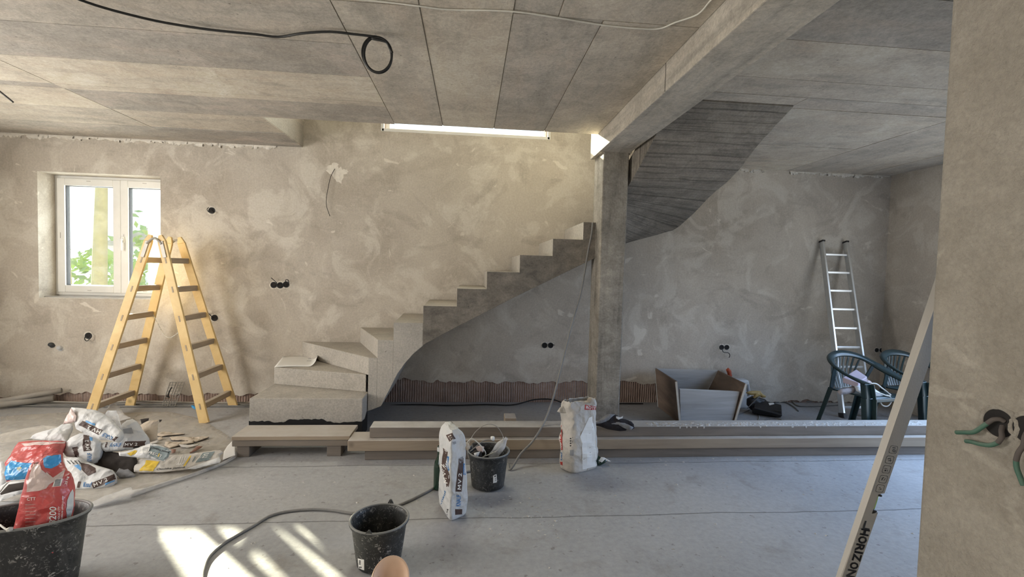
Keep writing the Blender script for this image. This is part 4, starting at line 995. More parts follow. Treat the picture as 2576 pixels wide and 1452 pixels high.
# ================================================================ ROUND BOWL IN THE FOREGROUND
mb = MB(); bc = V((-.331, 2.105, .052)); ax = Matrix.Rotation(R(38), 3, 'X') @ Matrix.Rotation(R(6), 3, 'Y')
mb.lathe(bc, [(.001,-.050),(.040,-.048),(.062,-.03),(.078,-.004),(.083,.020),(.084,.024),(.081,.026),(.074,.018),(.058,.000),(.040,-.010),(.036,-.018),(.001,-.020)], 40, axis=ax, sy=1.15)
mn = min(v.z for v in mb.v)
for v_ in mb.v: v_.z += .002-mn
o = mb.build('plastic_bowl', M['bowl'], None, True); tag(o, 'peach coloured round plastic bowl lying in front of the empty black bucket', 'bowl')

# ================================================================ SPIRIT LEVEL
SL = thing('spirit_level', (1.0, YN+.07, 0), 'long silver spirit level leaning against the end of the near wall', 'spirit level')
def lv(x1, y1, x2, y2, Y): return ony(x1, y1, Y), ony(x2, y2, Y)
YL = YN+.055
a0, a1 = lv(2102, 1452, 2344, 726, YL+.022); m0, m1 = lv(2118.5, 1452, 2342+3.5, 790, YL); r0, r1 = lv(2152.5, 1452, 2274, 1100, YL+.016)
def onl(p, q, z): t = (z-p.z)/(q.z-p.z); return p+(q-p)*t
def sect(z): A_, Mm, Rr = onl(a0, a1, z), onl(m0, m1, z), onl(r0, r1, z); return A_, Mm, Rr, A_+(Rr-Mm)
zt = ony(2344, 705, YL).z+.03; nz = ony(2211, 1272, YL).z; dn = .034
def seg(z0, z1, cut=0):
    mb = MB(); lo = list(sect(z0)); hi = list(sect(z1))
    if cut:
        for s_ in (lo, hi): s_[2] = s_[1].lerp(s_[2], 1-cut); s_[3] = s_[0].lerp(s_[3], 1-cut)
    mb.add(lo+hi, [(0,3,2,1), (4,5,6,7), (0,1,5,4), (1,2,6,5), (2,3,7,6), (3,0,4,7)]); return mb
mb = seg(.003, nz-dn)
for s_ in (seg(nz-dn, nz+dn, .42), seg(nz+dn, zt)): mb.add(s_.v, s_.f)
lvb = mb.build('level_body', M['alu_matte'], SL)
A_, Mm, Rr, D_ = sect(nz); c = (Mm.lerp(Rr, .78)+A_.lerp(D_, .78))/2; u = (sect(nz+.1)[0]-sect(nz)[0]).normalized()
mb = MB(); mb.tube([c-u*.026, c+u*.026], .0055, 12); mb.build('vial', M['vial'], SL, True)
for s_ in (-1, 1):
    mb = MB(); mb.bar(c+u*s_*.024, c+u*s_*.033, .022, .020, (0, 1, 0)); mb.build('vial_holder', M['bplastic_clean'], SL, bevel=.004)
def pr(mb, bv):
    z = lambda x, y: (2080+x/4.123, 1100+y/4.123)
    sc4 = 4.123
    def rr(cx, cy, s=42, w=4):
        # rounded square outline tilted with the level
        ux = V((.955, .13)); uy = V((-.30, .95)); P = []; Q = []
        for k in range(20):
            t = 2*pi*k/20; x = math.copysign(abs(cos(t))**.4, cos(t)); y = math.copysign(abs(sin(t))**.4, sin(t))
            P.append(V((cx, cy))+(ux*x+uy*y)*s); Q.append(V((cx, cy))+(ux*x+uy*y)*(s-w))
        for k in range(20): lay(mb, bv, [z(*P[k]), z(*P[(k+1) % 20]), z(*Q[(k+1) % 20]), z(*Q[k])], 0, .0008, 50)
    for k, (cx, cy) in enumerate(((690,130),(652,235),(620,335),(585,437),(552,533))): rr(cx, cy)
    write(mb, bv, '10', z(680,105), V((0,50))/sc4, V((34,4))/sc4, 0, .001)
    for k, (cx, cy) in enumerate(((652,235),(620,335),(585,437),(552,533))):
        g = lambda *q: lay(mb, bv, [z(cx+a, cy+b) for a, b in q], 0, .0008, 50)
        if k == 0: g((-22,-12),(2,-18),(2,-10),(-20,-4)); g((-18,8),(20,2),(20,8),(-18,14)); g((6,-20),(12,-20),(10,20),(4,20))
        elif k == 1: g((-24,-14),(8,-10),(8,-5),(-24,-9)); g((-20,2),(-4,4),(-6,20),(-22,18)); g((4,4),(10,4),(8,22),(2,22))
        elif k == 2: g((-20,10),(-12,-14),(8,-22),(10,-16),(-4,-8),(-10,12)); g((2,12),(22,-12),(25,-8),(6,16))
        else: g((-8,-12),(2,-14),(4,-4),(-6,-2)); g((-2,6),(12,0),(16,8),(2,14)); g((-14,10),(-8,8),(-6,14),(-12,16))
    g = lambda *q: lay(mb, bv, [z(a, b) for a, b in q], 0, .0008, 50)
    g((396,868),(414,870),(394,940),(445,950),(441,968),(370,954),(378,920))          # long stroke of the emblem
    word = 'HORIZON'; P0 = V((350,1003)); 
    g((384,962),(404,966),(394,1006),(374,1002))
    pos = [(352,955,430,60),(328,1024,380,72),(302,1098,352,70),(290,1172,336,20),(264,1200,332,70),(240,1290,310,62),(205,1362,285,80)]
    def letter(ch, y0, L, xl):
        for dx, dy in ((0, 0), (4, 1), (-1, 5), (3, 6)): write(mb, bv, ch, z(xl+dx, y0+dy), V((-.30*L, L))/sc4, V((84, 17))/sc4, 0, .001)
    letter('H', 946, 62, 362); letter('O', 1020, 72, 338); letter('R', 1100, 72, 310); letter('I', 1178, 16, 290); letter('Z', 1204, 70, 280); letter('O', 1290, 66, 250); letter('N', 1366, 76, 222)
    write(mb, bv, 'PROFESSIONAL', z(228,1285), V((-50,175))/sc4, V((16,3))/sc4, 1, .001, False); write(mb, bv, 'NEXT LEVEL', z(515,415), V((-48,155))/sc4, V((14,3))/sc4, 1, .001, False)
printed(lvb, pr, ['blackp', 'greyp'])

# ================================================================ SOCKET BOXES
def socket(x, y, label, r=.034, wires=(), Y=YB, name='socket_box', group='wall socket boxes'):
    c = ony(x, y, Y); root = thing(name, c, label, 'socket box', group); mb = MB(); ax = Matrix.Rotation(R(90), 3, 'X')
    mb.lathe(c, [(r, 0), (r, .006), (r-.004, .007), (r-.005, .002), (.001, .0015)], 28, axis=ax); mb.build('box_ring', M['socket'], root, True)
    mb = MB(); mb.lathe(c, [(r-.006, .0022), (.001, .0024)], 24, axis=ax); mb.build('box_inside', M['hole'], root)
    mb = MB(); n = 28; rnd = random.Random(int(x)); v = [c+V((0, -.0005, 0))]
    for k in range(n): q = r*(1.12+.35*rnd.random()); v.append(c+V((q*cos(2*pi*k/n), -.0012, q*sin(2*pi*k/n))))
    mb.add(v, [(0, 1+k, 1+(k+1) % n) for k in range(n)]); mb.build('filler_ring', M['filler'], root)
    for wr in wires:
        mb = MB(); mb.tube(spline([ony(a, b, Y-.01-d) for a, b, d in wr], 6), .004, 6); mb.build('wire', M['cblack'], root)
    return root
socket(533, 530, 'single grey socket box with a hooked wire high on the wall right of the window', wires=[[(533,530,0),(536,536,.03),(526,534,.03),(521,527,.03),(525,522,.03)]], group=None)
socket(689, 717, 'leftmost box of the triple socket boxes with a wire bent up', wires=[[(689,720,0),(696,712,.03),(690,706,.03),(682,699,.04)]], group=None)
socket(705, 718, 'middle box of the triple socket boxes on the back wall', wires=[[(700,724,.01),(706,716,.03),(712,722,.02)]], group=None)
socket(720, 716, 'rightmost box of the triple socket boxes with a curled wire', wires=[[(720,718,0),(718,706,.03),(724,704,.04),(727,712,.03)]], group=None)
socket(540, 800, 'black socket box with a cable running left behind the wooden stepladder', wires=[[(540,800,.005),(534,798,.03),(526,790,.035),(516,786,.03)]], group=None)
socket(223, 845, 'socket box with a looped cable low on the wall under the window', wires=[[(226,838,.005),(219,840,.03),(213,852,.035),(218,858,.03),(226,852,.03),(230,842,.02)]], group=None)
for x, lab in ((1370, 'left box of the socket pair on the wall under the stairs'), (1385, 'right box of the socket pair under the stairs with a stub of wire')): socket(x, 869, lab, r=.032, wires=[[(1385,869,.005),(1392,868,.03),(1395,869,.035)]] if x > 1380 else [], group=None)
for x, lab in ((1815, 'left box of the socket pair above the wooden trough'), (1828, 'right box of the socket pair above the trough with a hanging wire')): socket(x, 874, lab, r=.03, wires=[[(1816,876,.01),(1820,886,.03),(1832,888,.03),(1836,894,.03),(1834,900,.03)]] if x > 1820 else [], group=None)
for x, lab in ((2205, 'left box of the socket pair between aluminium ladder and room corner'), (2217, 'right box of the socket pair near the right room corner')): socket(x, 881, lab, r=.026, wires=[[(2217,884,.01),(2218,890,.03),(2226,894,.04)]] if x > 2210 else [], group=None)
root = thing('water_outlet', ony(143, 872, YB), 'pair of taped water pipe outlets low on the wall under the window', 'pipe outlet')
for (x, y) in ((132, 868), (153, 876)):
    c = ony(x, y, YB); mb = MB(); mb.lathe(c, [(.001, .035), (.018, .035), (.022, .02), (.022, 0), (.03, -.0005)], 20, axis=Matrix.Rotation(R(72), 3, 'X')); mb.build('pipe_end', M['socket'] if x < 140 else M['whitepl'], root, True)
# dangling wire high on the wall
mb = MB(); mb.tube(spline([ony(842,425,YB-.003), ony(832,445,YB-.03), ony(826,470,YB-.04), ony(821,500,YB-.04), ony(822,520,YB-.035), ony(830,544,YB-.03)], 8), .0028, 6); o = mb.build('wall_wire', M['cblack'], None); tag(o, 'thin black wire dangling from the filler patch high on the back wall', 'wire')
mb = MB(); c = ony(858, 425, YB-.0015); rnd = random.Random(4)
for (x, y, w_, h_) in ((852,440,15,22),(834,426,14,14),(868,432,8,7),(842,418,10,10)):
    n = 16; v = [ony(x, y, YB-.002)]+[ony(x+w_*(.7+.5*rnd.random())*cos(2*pi*k/n), y+h_*(.7+.5*rnd.random())*sin(2*pi*k/n), YB-.0015) for k in range(n)]; mb.add(v, [(0, 1+k, 1+(k+1) % n) for k in range(n)])
f_ = mb.build('filler_patch', M['filler'], None); f_.parent = bpy.data.objects['wall_back']; f_['kind'] = 'stuff'
# big open box in the near wall with two thick bent cables
def big(x, y, r, label, wires):
    c = onx(x, y, XN-.001); root = thing('socket_box', c, label, 'socket box'); mb = MB(); n = 40; rnd = random.Random(int(x)); v = [c+V((-.0015, 0, 0))]
    for k in range(n): q = r*(1+.10*noise.noise(V((cos(2*pi*k/n)*2, sin(2*pi*k/n)*2, x)))); v.append(c+V((-.0012, q*cos(2*pi*k/n), q*sin(2*pi*k/n))))
    mb.add(v, [(0, 1+k, 1+(k+1) % n) for k in range(n)]); mb.build('box_inside', M['hole'], root)
    mb = MB(); v = []
    for k in range(n): 
        a = 2*pi*k/n; j = 1+.14*rnd.random()
        v += [c+V((-.0015, r*.97*cos(a), r*.97*sin(a))), c+V((-.006-.003*rnd.random(), r*1.04*j*cos(a), r*1.04*j*sin(a))), c+V((.002, r*1.22*j*cos(a), r*1.22*j*sin(a)))]
    f = []
    for k in range(n): a, b = 3*k, 3*((k+1) % n); f += [(a, b, b+1, a+1), (a+1, b+1, b+2, a+2)]
    mb.add(v, f); mb.build('plaster_lip', M['plaster_near'], root, True)
    for pts, mt_ in wires:
        mb = MB(); mb.tube(spline([onx(a, b, XN-d) for a, b, d in pts], 7), .0062, 10); mb.build('cable', M[mt_], root, True)
big(2513, 1065, .040, 'open black socket box with two bent green cables on the near wall', [
    ([(2527,1060,.002),(2515,1055,.010),(2498,1056,.018),(2484,1065,.020)], 'cbrown'), ([(2484,1065,.020),(2468,1076,.022),(2450,1087,.022),(2428,1088,.020),(2406,1088,.018)], 'cgreen'),
    ([(2522,1072,.002),(2519,1085,.012),(2520,1100,.018),(2510,1114,.020)], 'cbrown'), ([(2510,1114,.020),(2492,1120,.021),(2468,1118,.021),(2445,1112,.020),(2430,1110,.018)], 'cgreen')])
big(2588, 1082, .038, 'open black socket box cut by the right picture edge on the near wall', [([(2590,1080,.004),(2578,1100,.016),(2575,1120,.022),(2562,1140,.024),(2556,1160,.024)], 'cbrown'), ([(2556,1160,.024),(2558,1178,.024),(2566,1200,.022),(2575,1222,.02)], 'cgreen')])

# ================================================================ CABLES
def cable(pts, r, mat, label, cat='cable', k=8, name='cable'):
    mb = MB(); mb.tube(spline(pts, k), r, 8); o = mb.build(name, M[mat], None, True); return tag(o, label, cat)
cz = ZC-.013
P = [onz(x, y, cz-s) for x, y, s in ((150,-20,.02),(240,13,.02),(330,38,.02),(420,58,.015),(530,75,.012),(640,86,.01),(700,93,.01),(760,84,.012),(830,80,.01),(890,86,.01),(925,90,.012),(940,92,.012))]
O = P[-1]; Yc = O.y
coil = []
for i in range(58):
    t = -pi/2-.1-2*pi*i/28*1.0; k = i/57
    cx_, cy_, rx, ry = 950-3*math.sin(i*.2), 138, 37-5*math.sin(k*pi), 46-3*k
    sh = (cy_+0 + ry*math.sin(t)); 
    coil.append(ony(cx_+rx*math.cos(t)+(sh-138)*.10, sh, Yc+.02-.035*k+.01*math.sin(t)))
P += [ony(948,93,Yc+.02)]+coil+[ony(970,105,Yc-.02), ony(980,120,Yc-.02), ony(987,133,Yc-.02)]
cable(P, .0065, 'cblack', 'black cable running under the ceiling and ending in a hanging coil', k=4)
cable([onz(x, y, ZC-.008) for x, y in ((860,-6),(960,4),(1060,16),(1130,24),(1280,28),(1400,44),(1510,62),(1600,71),(1658,72),(1700,56),(1755,36),(1785,4),(1800,-10))], .0042, 'cwhite', 'thin white cable pinned along the ceiling toward the beam', k=6)
mb = MB(); mb.tube([ony(-8,224,3.6), ony(33,257,3.6)], .006, 8); o = mb.build('cable_stub', M['cblack'], None); tag(o, 'short black cable end hanging from the ceiling at the left picture edge', 'cable')
cable([ony(1491,560,4.26), ony(1488,590,4.25), ony(1478,640,4.24), ony(1470,690,4.2), ony(1458,750,4.15), ony(1440,810,4.05), ony(1425,870,3.95), ony(1410,930,3.86), ony(1392,1000,3.80), ony(1370,1060,3.70), ony(1340,1110,3.565), ony(1310,1142,3.5), V((.33,3.40,.01)), onz(1270,1168,.008)+V((0,0.02,0)), V((.02,3.38,.008)), V((-.14,3.30,.008)), onz(1100,1222,.008), onz(1050,1250,.008), onz(1000,1272,.008), onz(940,1288,.008), onz(890,1292,.008), onz(840,1285,.008), onz(790,1282,.008), onz(730,1286,.008), onz(680,1298,.008), onz(640,1322,.008), onz(600,1345,.008), onz(560,1370,.008), onz(525,1402,.008), onz(510,1440,.008), onz(508,1470,.008)], .0085, 'cgrey', 'long grey cable hanging from the stairs and snaking over the floor to the foreground', k=6)
cable([ony(960,1021,5.10)*1, V((-.55,5.06,.012)), V((-.2,5.03,.012)), V((.2,5.06,.012)), V((.5,5.05,.012)), V((.75,5.12,.05)), V((.95,5.13,.05)), V((1.15,5.08,.012)), V((1.6,5.1,.012)), V((2.0,5.1,.012))], .007, 'cblack', 'black cable lying on the floor along the wall under the stairs', k=8)
for i, (dy, lab) in enumerate(((.0, 'dusty cable along the foot of the back wall nearest the wall behind the stepladder'), (.05, 'dusty cable along the wall foot, middle of the three behind the stepladder'), (.10, 'dusty cable along the wall foot, outermost of the three behind the stepladder'))):
    rnd = random.Random(i+20); cable([V((x, 5.12-dy-.03*rnd.random(), .012+.02*rnd.random()*(i == 0))) for x in (-4.8,-4.7,-4.6,-4.2,-3.8,-3.4,-3.0,-2.6,-2.2,-1.9)], .008, 'cgrey' if i else 'conduit', lab)
for i, (z_, lab) in enumerate(((.06, 'thick dusty grey pipe slanting up to the wall at the left edge'), (.03, 'second dusty grey pipe lying low at the left wall foot'))):
    a = V((-4.80, 4.86-.04*i, .04)); b = ony(155-20*i, 982+20*i, 5.10); mb = MB(); mb.tube([a, b], .026 if i == 0 else .034, 14); mb.tube([b, b+(a-b).normalized()*.01], .020, 14); o = mb.build('drain_pipe', M['conduit'], None, True); tag(o, lab, 'pipe')
# plastic grid standing at the wall
gd = thing('plastic_grid', (-2.75, 5.05, 0), 'small grey plastic grid leaning on the wall foot between the stepladder legs', 'grid')
g0, g1, g2, g3 = ony(408,1022,4.98), ony(440,1022,4.98), ony(464,962,5.13), ony(428,962,5.13)
for k in range(2):
    a0_, b0_, c0_, d0_ = (g0, g0.lerp(g1, .42), g3.lerp(g2, .42), g3) if k == 0 else (g0.lerp(g1, .58), g1, g2, g3.lerp(g2, .58)); mb = MB()
    mb.bar(a0_, d0_, .006, .006, (0, 1, 0)); mb.bar(b0_, c0_, .006, .006, (0, 1, 0)); m0_, m1_ = a0_.lerp(b0_, .5), d0_.lerp(c0_, .5); mb.bar(m0_, m1_, .004, .004, (0, 1, 0))
    for j in range(9): mb.bar(a0_.lerp(d0_, j/8), b0_.lerp(c0_, j/8), .005, .005, (0, 1, 0))
    mb.build('grid_strip', M['grid'], gd)
mb = MB(); mb.tube(spline([ony(432,975,5.04), ony(426,985,5.0), ony(423,996,4.99), ony(426,1000,4.98), ony(419,997,4.98)], 5), .006, 6); mb.build('cable_tie', M['cblack'], gd)
# drawing on the second stair
def fnp(u, v):
    a, b, c_, d = onz(690, 924, .506), onz(797, 921, .506), onz(808, 893, .506), onz(712, 897, .506)
    p = (a.lerp(b, u)).lerp(d.lerp(c_, u), v); p.z = .506+.003*sin(u*5)
    k = max(0, u-.80)/.20; p.z += .05*k*k*(1+.3*v); p.x -= .012*k*k
    return p
mb = MB(); mb.grid(fnp, 20, 6); o = mb.build('paper_drawing', M['whitep'], None, True, solid=.0012); tag(o, 'curled sheet of paper with a faint plan lying on the second stair', 'paper')
def pr(mb, bv):
    for q in (((722,905),(742,905),(736,914),(716,914)), ((752,904),(764,904),(758,914),(746,914)), ((770,903),(786,903),(784,908),(768,908))):
        for a, b in zip(q, q[1:]+q[:1]):
            d = (V(b)-V(a)).normalized(); nrm = V((-d.y, d.x))*.5; lay(mb, bv, [V(a)-nrm, V(b)-nrm, V(b)+nrm, V(a)+nrm], 0, .001, 30)
printed(o, pr, ['greyp'])

# ================================================================ RIGHT BACK: tools beside the trough
wa, wc_ = ony(1858, 1004, 4.97), ony(1893, 1004, 4.97); wz = ony(1870, 957, 4.99).z
mb = MB(); mb.hexa([V(q) for q in ((wa.x,4.95,0),(wc_.x+.01,4.95,0),(wc_.x+.01,5.06,0),(wa.x,5.06,0),(wa.x-.01,5.0,wz),(wc_.x-.03,5.0,wz),(wc_.x-.03,5.10,wz),(wa.x-.01,5.10,wz))]); wbx = mb.build('white_case', M['whitepl'], None, bevel=.018); tag(wbx, 'white plastic case leaning behind the right side of the trough', 'case')
mb = MB(); mb.bar((wc_.x-.045, 4.968, wz*.45), (wc_.x-.055, 4.988, wz*.85), .02, .008, (0,1,0)); q = mb.build('case_handle', M['greyp'], wbx)
b_ = blob('hand_tool', [(1826,930),(1832,925),(1839,932),(1841,944),(1840,1005),(1834,1008),(1830,940)], (2.56, 5.12, .38), (0,-1,.1), .02, .02, 'orange', None, .02, .01, .001, 20, 2, None); tag(b_, 'orange red tool handle sticking up behind the trough rim', 'tool')
tc_ = onz(1936, 1048); tb_ = thing('toolbox', tc_, 'black open tool case with a white label lying on the floor right of the trough', 'tool case')
Rz = Matrix.Rotation(R(-32), 3, 'Z') @ Matrix.Rotation(R(8), 3, 'X')
def bx_(name, c0, s, Rm, bev=.008):
    mb = MB(); mb.box((-s[0]/2, -s[1]/2, 0), (s[0]/2, s[1]/2, s[2])); mb.v = [tc_+V(c0)+Rm @ v for v in mb.v]; return mb.build(name, M['bplastic_clean'], tb_, bevel=bev)
bx_('case_body', (0, .06, .012), (.27, .17, .07), Matrix.Rotation(R(-32), 3, 'Z')); cs = bx_('case_lid', (-.01, .03, .085), (.27, .18, .022), Matrix.Rotation(R(-32), 3, 'Z') @ Matrix.Rotation(R(24), 3, 'X') @ Matrix.Rotation(R(10), 3, 'Y'))
def pr(mb, bv): lay(mb, bv, [(1933,1014),(1946,1012),(1948,1017),(1936,1020)], 0)
printed(cs, pr, ['whitep'], 'case_label')
b_ = blob('power_tool', [(1880,1002),(1892,996),(1910,1000),(1924,1004),(1930,1020),(1920,1034),(1902,1040),(1888,1030),(1878,1018)], (2.95, 4.80, .10), (0,-1,.3), .06, .05, 'bplastic_clean', None, .05, .02, .015, 14, 7); tag(b_, 'black bundled power tool in the heap right of the trough', 'tool')
b_ = blob('work_glove', [(1876,988),(1886,984),(1900,983),(1912,984),(1916,991),(1924,995),(1927,1000),(1918,1001),(1908,998),(1898,1003),(1894,1000),(1897,994),(1886,994)], (2.93, 4.78, .19), (0,-1,.4), .03, .025, 'yellowt', None, .02, .01, .008, 26, 8); tag(b_, 'ochre yellow work glove on top of the tool heap', 'glove')
for k, (pts, r_, mt_, lab) in enumerate((([(1880,1028,4.74),(1895,1012,4.73),(1906,1002,4.72),(1912,998,4.74)], .006, 'cgrey', 'grey cable looping over the black power tool heap'), ([(1856,1044,0),(1875,1036,0),(1890,1030,0),(1902,1034,0),(1909,1044,0),(1908,1058,0),(1905,1065,0)], .006, 'cgrey', 'thin cable running on the floor from trough to timber'), ([(1848,1062,0),(1870,1063,0),(1890,1065,0),(1907,1062,0)], .006, 'cblack', 'black cable end lying flat beside the trough foot'), ([(1910,1064,0),(1925,1056,0),(1940,1052,0),(1955,1053,0),(1966,1056,0)], .006, 'cgrey', 'cable with a plug on the floor in front of the tool case'),
        ([(1945,1003,0),(1965,1004,0),(1990,1008,0),(2005,1020,0),(2030,1022,0),(2070,1021,0),(2110,1018,0)], .010, 'cgrey', 'bundle cable leaving the tool heap toward the ladder'), ([(1950,1012,0),(1975,1012,0),(1998,1024,0),(2008,1034,0)], .009, 'cgrey', 'short thick cable end on the floor right of the tool case'), ([(1975,1002,0),(2030,1010,0),(2090,1006,0),(2130,1008,0)], .012, 'cgrey', 'dusty cable along the wall foot behind the chairs'))):
    cable([onz(a, b, r_) if c_ == 0 else ony(a, b, c_) for a, b, c_ in pts], r_*.8, mt_, lab)
# things on the chair seat
def ch(x, y, z): c_, s_ = cos(R(10)), sin(R(10)); return V((CX+x*c_-y*s_, CY+x*s_+y*c_, z))
mb = MB(); pa, pb_, pc_, pd = ony(2120,950,4.15), ony(2159,963,4.05), ony(2182,948,4.12), ony(2154,929,4.22)
mb.hexa([pa+V((0,0,-.05)), pb_+V((0,0,-.05)), pc_+V((0,0,-.05)), pd+V((0,0,-.05)), pa, pb_, pc_, pd]); o = mb.build('pink_box', M['pinkbox'], None, bevel=.006); tag(o, 'pale pink box lying on the cloths of the left green chair', 'box')
for k, (ol, O, mt_, bu, lab, cat) in enumerate((([(2106,985),(2115,978),(2130,976),(2148,970),(2155,978),(2150,988),(2130,992),(2112,994)], ch(-.16,-.02,.46), 'cloth', .03, 'mauve grey towel hanging over the left side of the left chair seat', 'towel'),
        ([(2150,972),(2165,968),(2180,972),(2196,976),(2212,988),(2222,994),(2210,1002),(2192,1000),(2170,992),(2155,984)], ch(.0,-.12,.455), 'whitepl', .025, 'crumpled white bag on the front of the left chair seat', 'bag'), ([(2170,960),(2182,955),(2193,962),(2190,972),(2175,972)], ch(.04,.02,.48), 'palebag', .02, 'clear lilac plastic wrap behind the white bag on the chair', 'bag'))):
    b_ = blob('towel' if k == 0 else 'chair_bag', ol, O, (0,-.8,.6), bu, .02, mt_, None, .03, .015, .010, 24, k, None); tag(b_, lab, cat)
for k, (pts, lab) in enumerate((([(2190,965),(2205,966),(2218,976),(2230,985),(2238,992)], 'white cable arching over the back of the chair seat'), ([(2200,998),(2212,1008),(2220,1020),(2232,1022),(2241,1012),(2240,1000),(2230,994)], 'white cable loop hanging off the front edge of the chair seat'), ([(2196,985),(2215,990),(2232,996),(2240,994),(2236,990)], 'white plug cable lying across the chair seat'))):
    cable([ony(a, b, 3.98+.05*(k == 0)) for a, b in pts], .006, 'cwhite', lab)

# ================================================================ LEFT HEAP OF SACKS AND FILM
A_ = lambda *q: [(x/5.379, 1010+y/5.379) for x, y in q]
B_ = lambda *q: [(300+x/7.26, 1040+y/7.26) for x, y in q]
a1_ = lambda x, y: (x/5.379, 1010+y/5.379); b1_ = lambda x, y: (300+x/7.26, 1040+y/7.26)
VA = lambda x, y: V((x, y))/5.379
VB = lambda x, y: V((x, y))/7.26
def at(x, y, Y): return ony(x, y, Y)
sh = blob('plastic_sheet', [(0,1048),(90,1042),(200,1036),(330,1038),(420,1036),(500,1052),(545,1078),(600,1112),(594,1140),(560,1160),(500,1188),(400,1220),(310,1246),(215,1272),(150,1262),(60,1262),(0,1262)], (-2.5, 3.8, .004), (0,0,1), .005, 0, 'sheet', None, .06, .05, .010, 5, 3, .0012, ragged=.01)
tag(sh, 'thin dusty plastic sheet spread over the floor under the heap of sacks', 'plastic sheet')
pts = [onz(x, y, .014) for x, y in ((330,1246),(400,1222),(460,1203),(520,1182),(560,1166),(590,1150))]
mb = MB(); mb.tube(spline(pts, 5), .016, 8, r1=.012); q = mb.build('rolled_edge', M['film'], sh, True)
for k, (ol, h) in enumerate((([(215,1272),(262,1248),(300,1236),(318,1228),(330,1226),(333,1233),(352,1230),(372,1226),(330,1246),(280,1262),(230,1276)], .02), ([(0,1092),(60,1078),(110,1070),(158,1074),(140,1092),(80,1104),(30,1112),(0,1118)], .03), ([(255,1050),(280,1012),(300,1022),(312,1042),(330,1052),(300,1060)], .05))):
    b_ = blob('sheet_fold', ol, onz(*ol[0], h), (0,-.25,1), .010, .008, 'film' if k != 1 else 'sheet', sh, .04, .02, .010, 12, k)
def sack(ol, O, n_, bulge, back, mat, label, pr=None, mats=None, seed=0, r=.07, crease=.020, cf=9, cat='sack', name='empty_sack'):
    b_ = blob(name, ol, O, n_, bulge*.6, back, mat, None, r, .012, crease, cf, seed); tag(b_, label, cat)
    if pr: printed(b_, pr, mats)
    return b_
PM = ['brown', 'blue', 'greyp', 'whitep', 'blackp', 'lblue', 'yellowp', 'greenp']
# white bag behind, left
sack(A_((400,500),(490,440),(620,400),(780,360),(850,310),(980,300),(990,350),(900,540),(860,540),(640,530)), at(140,1100,3.62), (0,-.5,.8), .05, .05, 'paper', 'plain white crumpled sack at the back left of the sack heap', seed=2)
# C
def pc_(mb, bv):
    lay(mb, bv, B_((60,625),(105,515),(490,500),(470,590),(380,600),(370,620),(250,625)), 0); write(mb, bv, 'MV 2', b1_(98,598), VB(232,-8), VB(8,-52), 3)
    lay(mb, bv, B_((250,615),(370,598),(370,625),(255,640)), 4); write(mb, bv, 'KNAUF', (276,1124), (28,.5), (2,-10), 1); lay(mb, bv, [(263,1126),(266,1112),(272,1112),(268,1126)], 0)
    lay(mb, bv, B_((65,290),(225,262),(260,365),(85,370)), 2)
sack([(253,1123),(262,1112),(290,1112),(297,1100),(302,1080),(309,1066),(318,1058),(333,1054),(344,1060),(352,1073),(366,1092),(371,1098),(374,1116),(366,1125),(350,1128),(300,1135),(265,1137),(256,1131)], at(310,1125,3.50), (.1,-.85,.5), .07, .10, 'paper', 'white cement sack lying right of the heap with brown band reading level', pc_, PM, 3)
# dark gap / brown inner sack
sack([(236,1168),(250,1133),(268,1134),(300,1140),(340,1146),(345,1162),(338,1190),(330,1200),(300,1200),(290,1186),(262,1180)], at(300,1190,3.42), (0,-.85,.5), .04, .06, 'paper_dark', 'dark torn inner sack showing its black inside between the white and yellow sacks', None, None, 5)
sack([(290,1192),(300,1178),(312,1182),(322,1180),(338,1192),(342,1198),(335,1202),(300,1202)], at(315,1200,3.34), (0,-.7,.7), .03, .03, 'rag', 'grey folded sack end at the front of the dark torn sack', None, None, 6)
# B
def pb2(mb, bv):
    lay(mb, bv, A_((1128,450),(1205,460),(1225,560),(1238,665),(1130,678),(1115,600)), 0); write(mb, bv, 'MV 2', a1_(1218,655), VA(-22,-135), VA(-52,4), 3)
    lay(mb, bv, A_((1208,472),(1255,490),(1250,535),(1214,530)), 5); lay(mb, bv, A_((975,625),(1050,612),(1075,770),(1010,750)), 0); write(mb, bv, 'KNAUF', a1_(1240,812), VA(4,-112), VA(-66,0), 1)
sack([(168,1112),(180,1100),(201,1090),(214,1090),(232,1097),(251,1110),(254,1129),(251,1151),(238,1167),(223,1165),(197,1152),(167,1149),(160,1140),(157,1131)], at(215,1160,3.42), (0,-.9,.4), .06, .08, 'paper', 'white cement sack standing on edge in the heap with upright brown band', pb2, PM, 7)
# D
def pd2(mb, bv):
    lay(mb, bv, A_((1225,1110),(1545,980),(1570,1050),(1265,1180)), 0); write(mb, bv, 'MV 2', a1_(1275,1160), VA(185,-85), VA(-14,-46), 3); lay(mb, bv, A_((1420,1105),(1555,1062),(1552,1080),(1425,1140)), 5)
    write(mb, bv, 'Knauf', a1_(1122,1160), VA(112,0), VA(14,-70), 1); lay(mb, bv, A_((1040,1170),(1060,1085),(1100,1085),(1075,1170)), 0)
    lay(mb, bv, A_((1090,830),(1200,850),(1290,900),(1300,960),(1190,1010),(1110,930)), 0); lay(mb, bv, A_((1000,870),(1060,850),(1100,900),(1090,940)), 5)
    for k in range(4): lay(mb, bv, A_((900+50*k,800),(915+50*k,800),(960+50*k,850),(945+50*k,850)), 4)
sack([(160,1151),(203,1151),(223,1164),(247,1172),(284,1183),(292,1194),(294,1211),(279,1229),(242,1240),(188,1241),(180,1213),(164,1177)], at(235,1238,3.20), (.05,-.7,.7), .07, .06, 'paper', 'white cement sack lying in front of the heap on bare floor with slanting brown band', pd2, PM, 9, crease=.010)
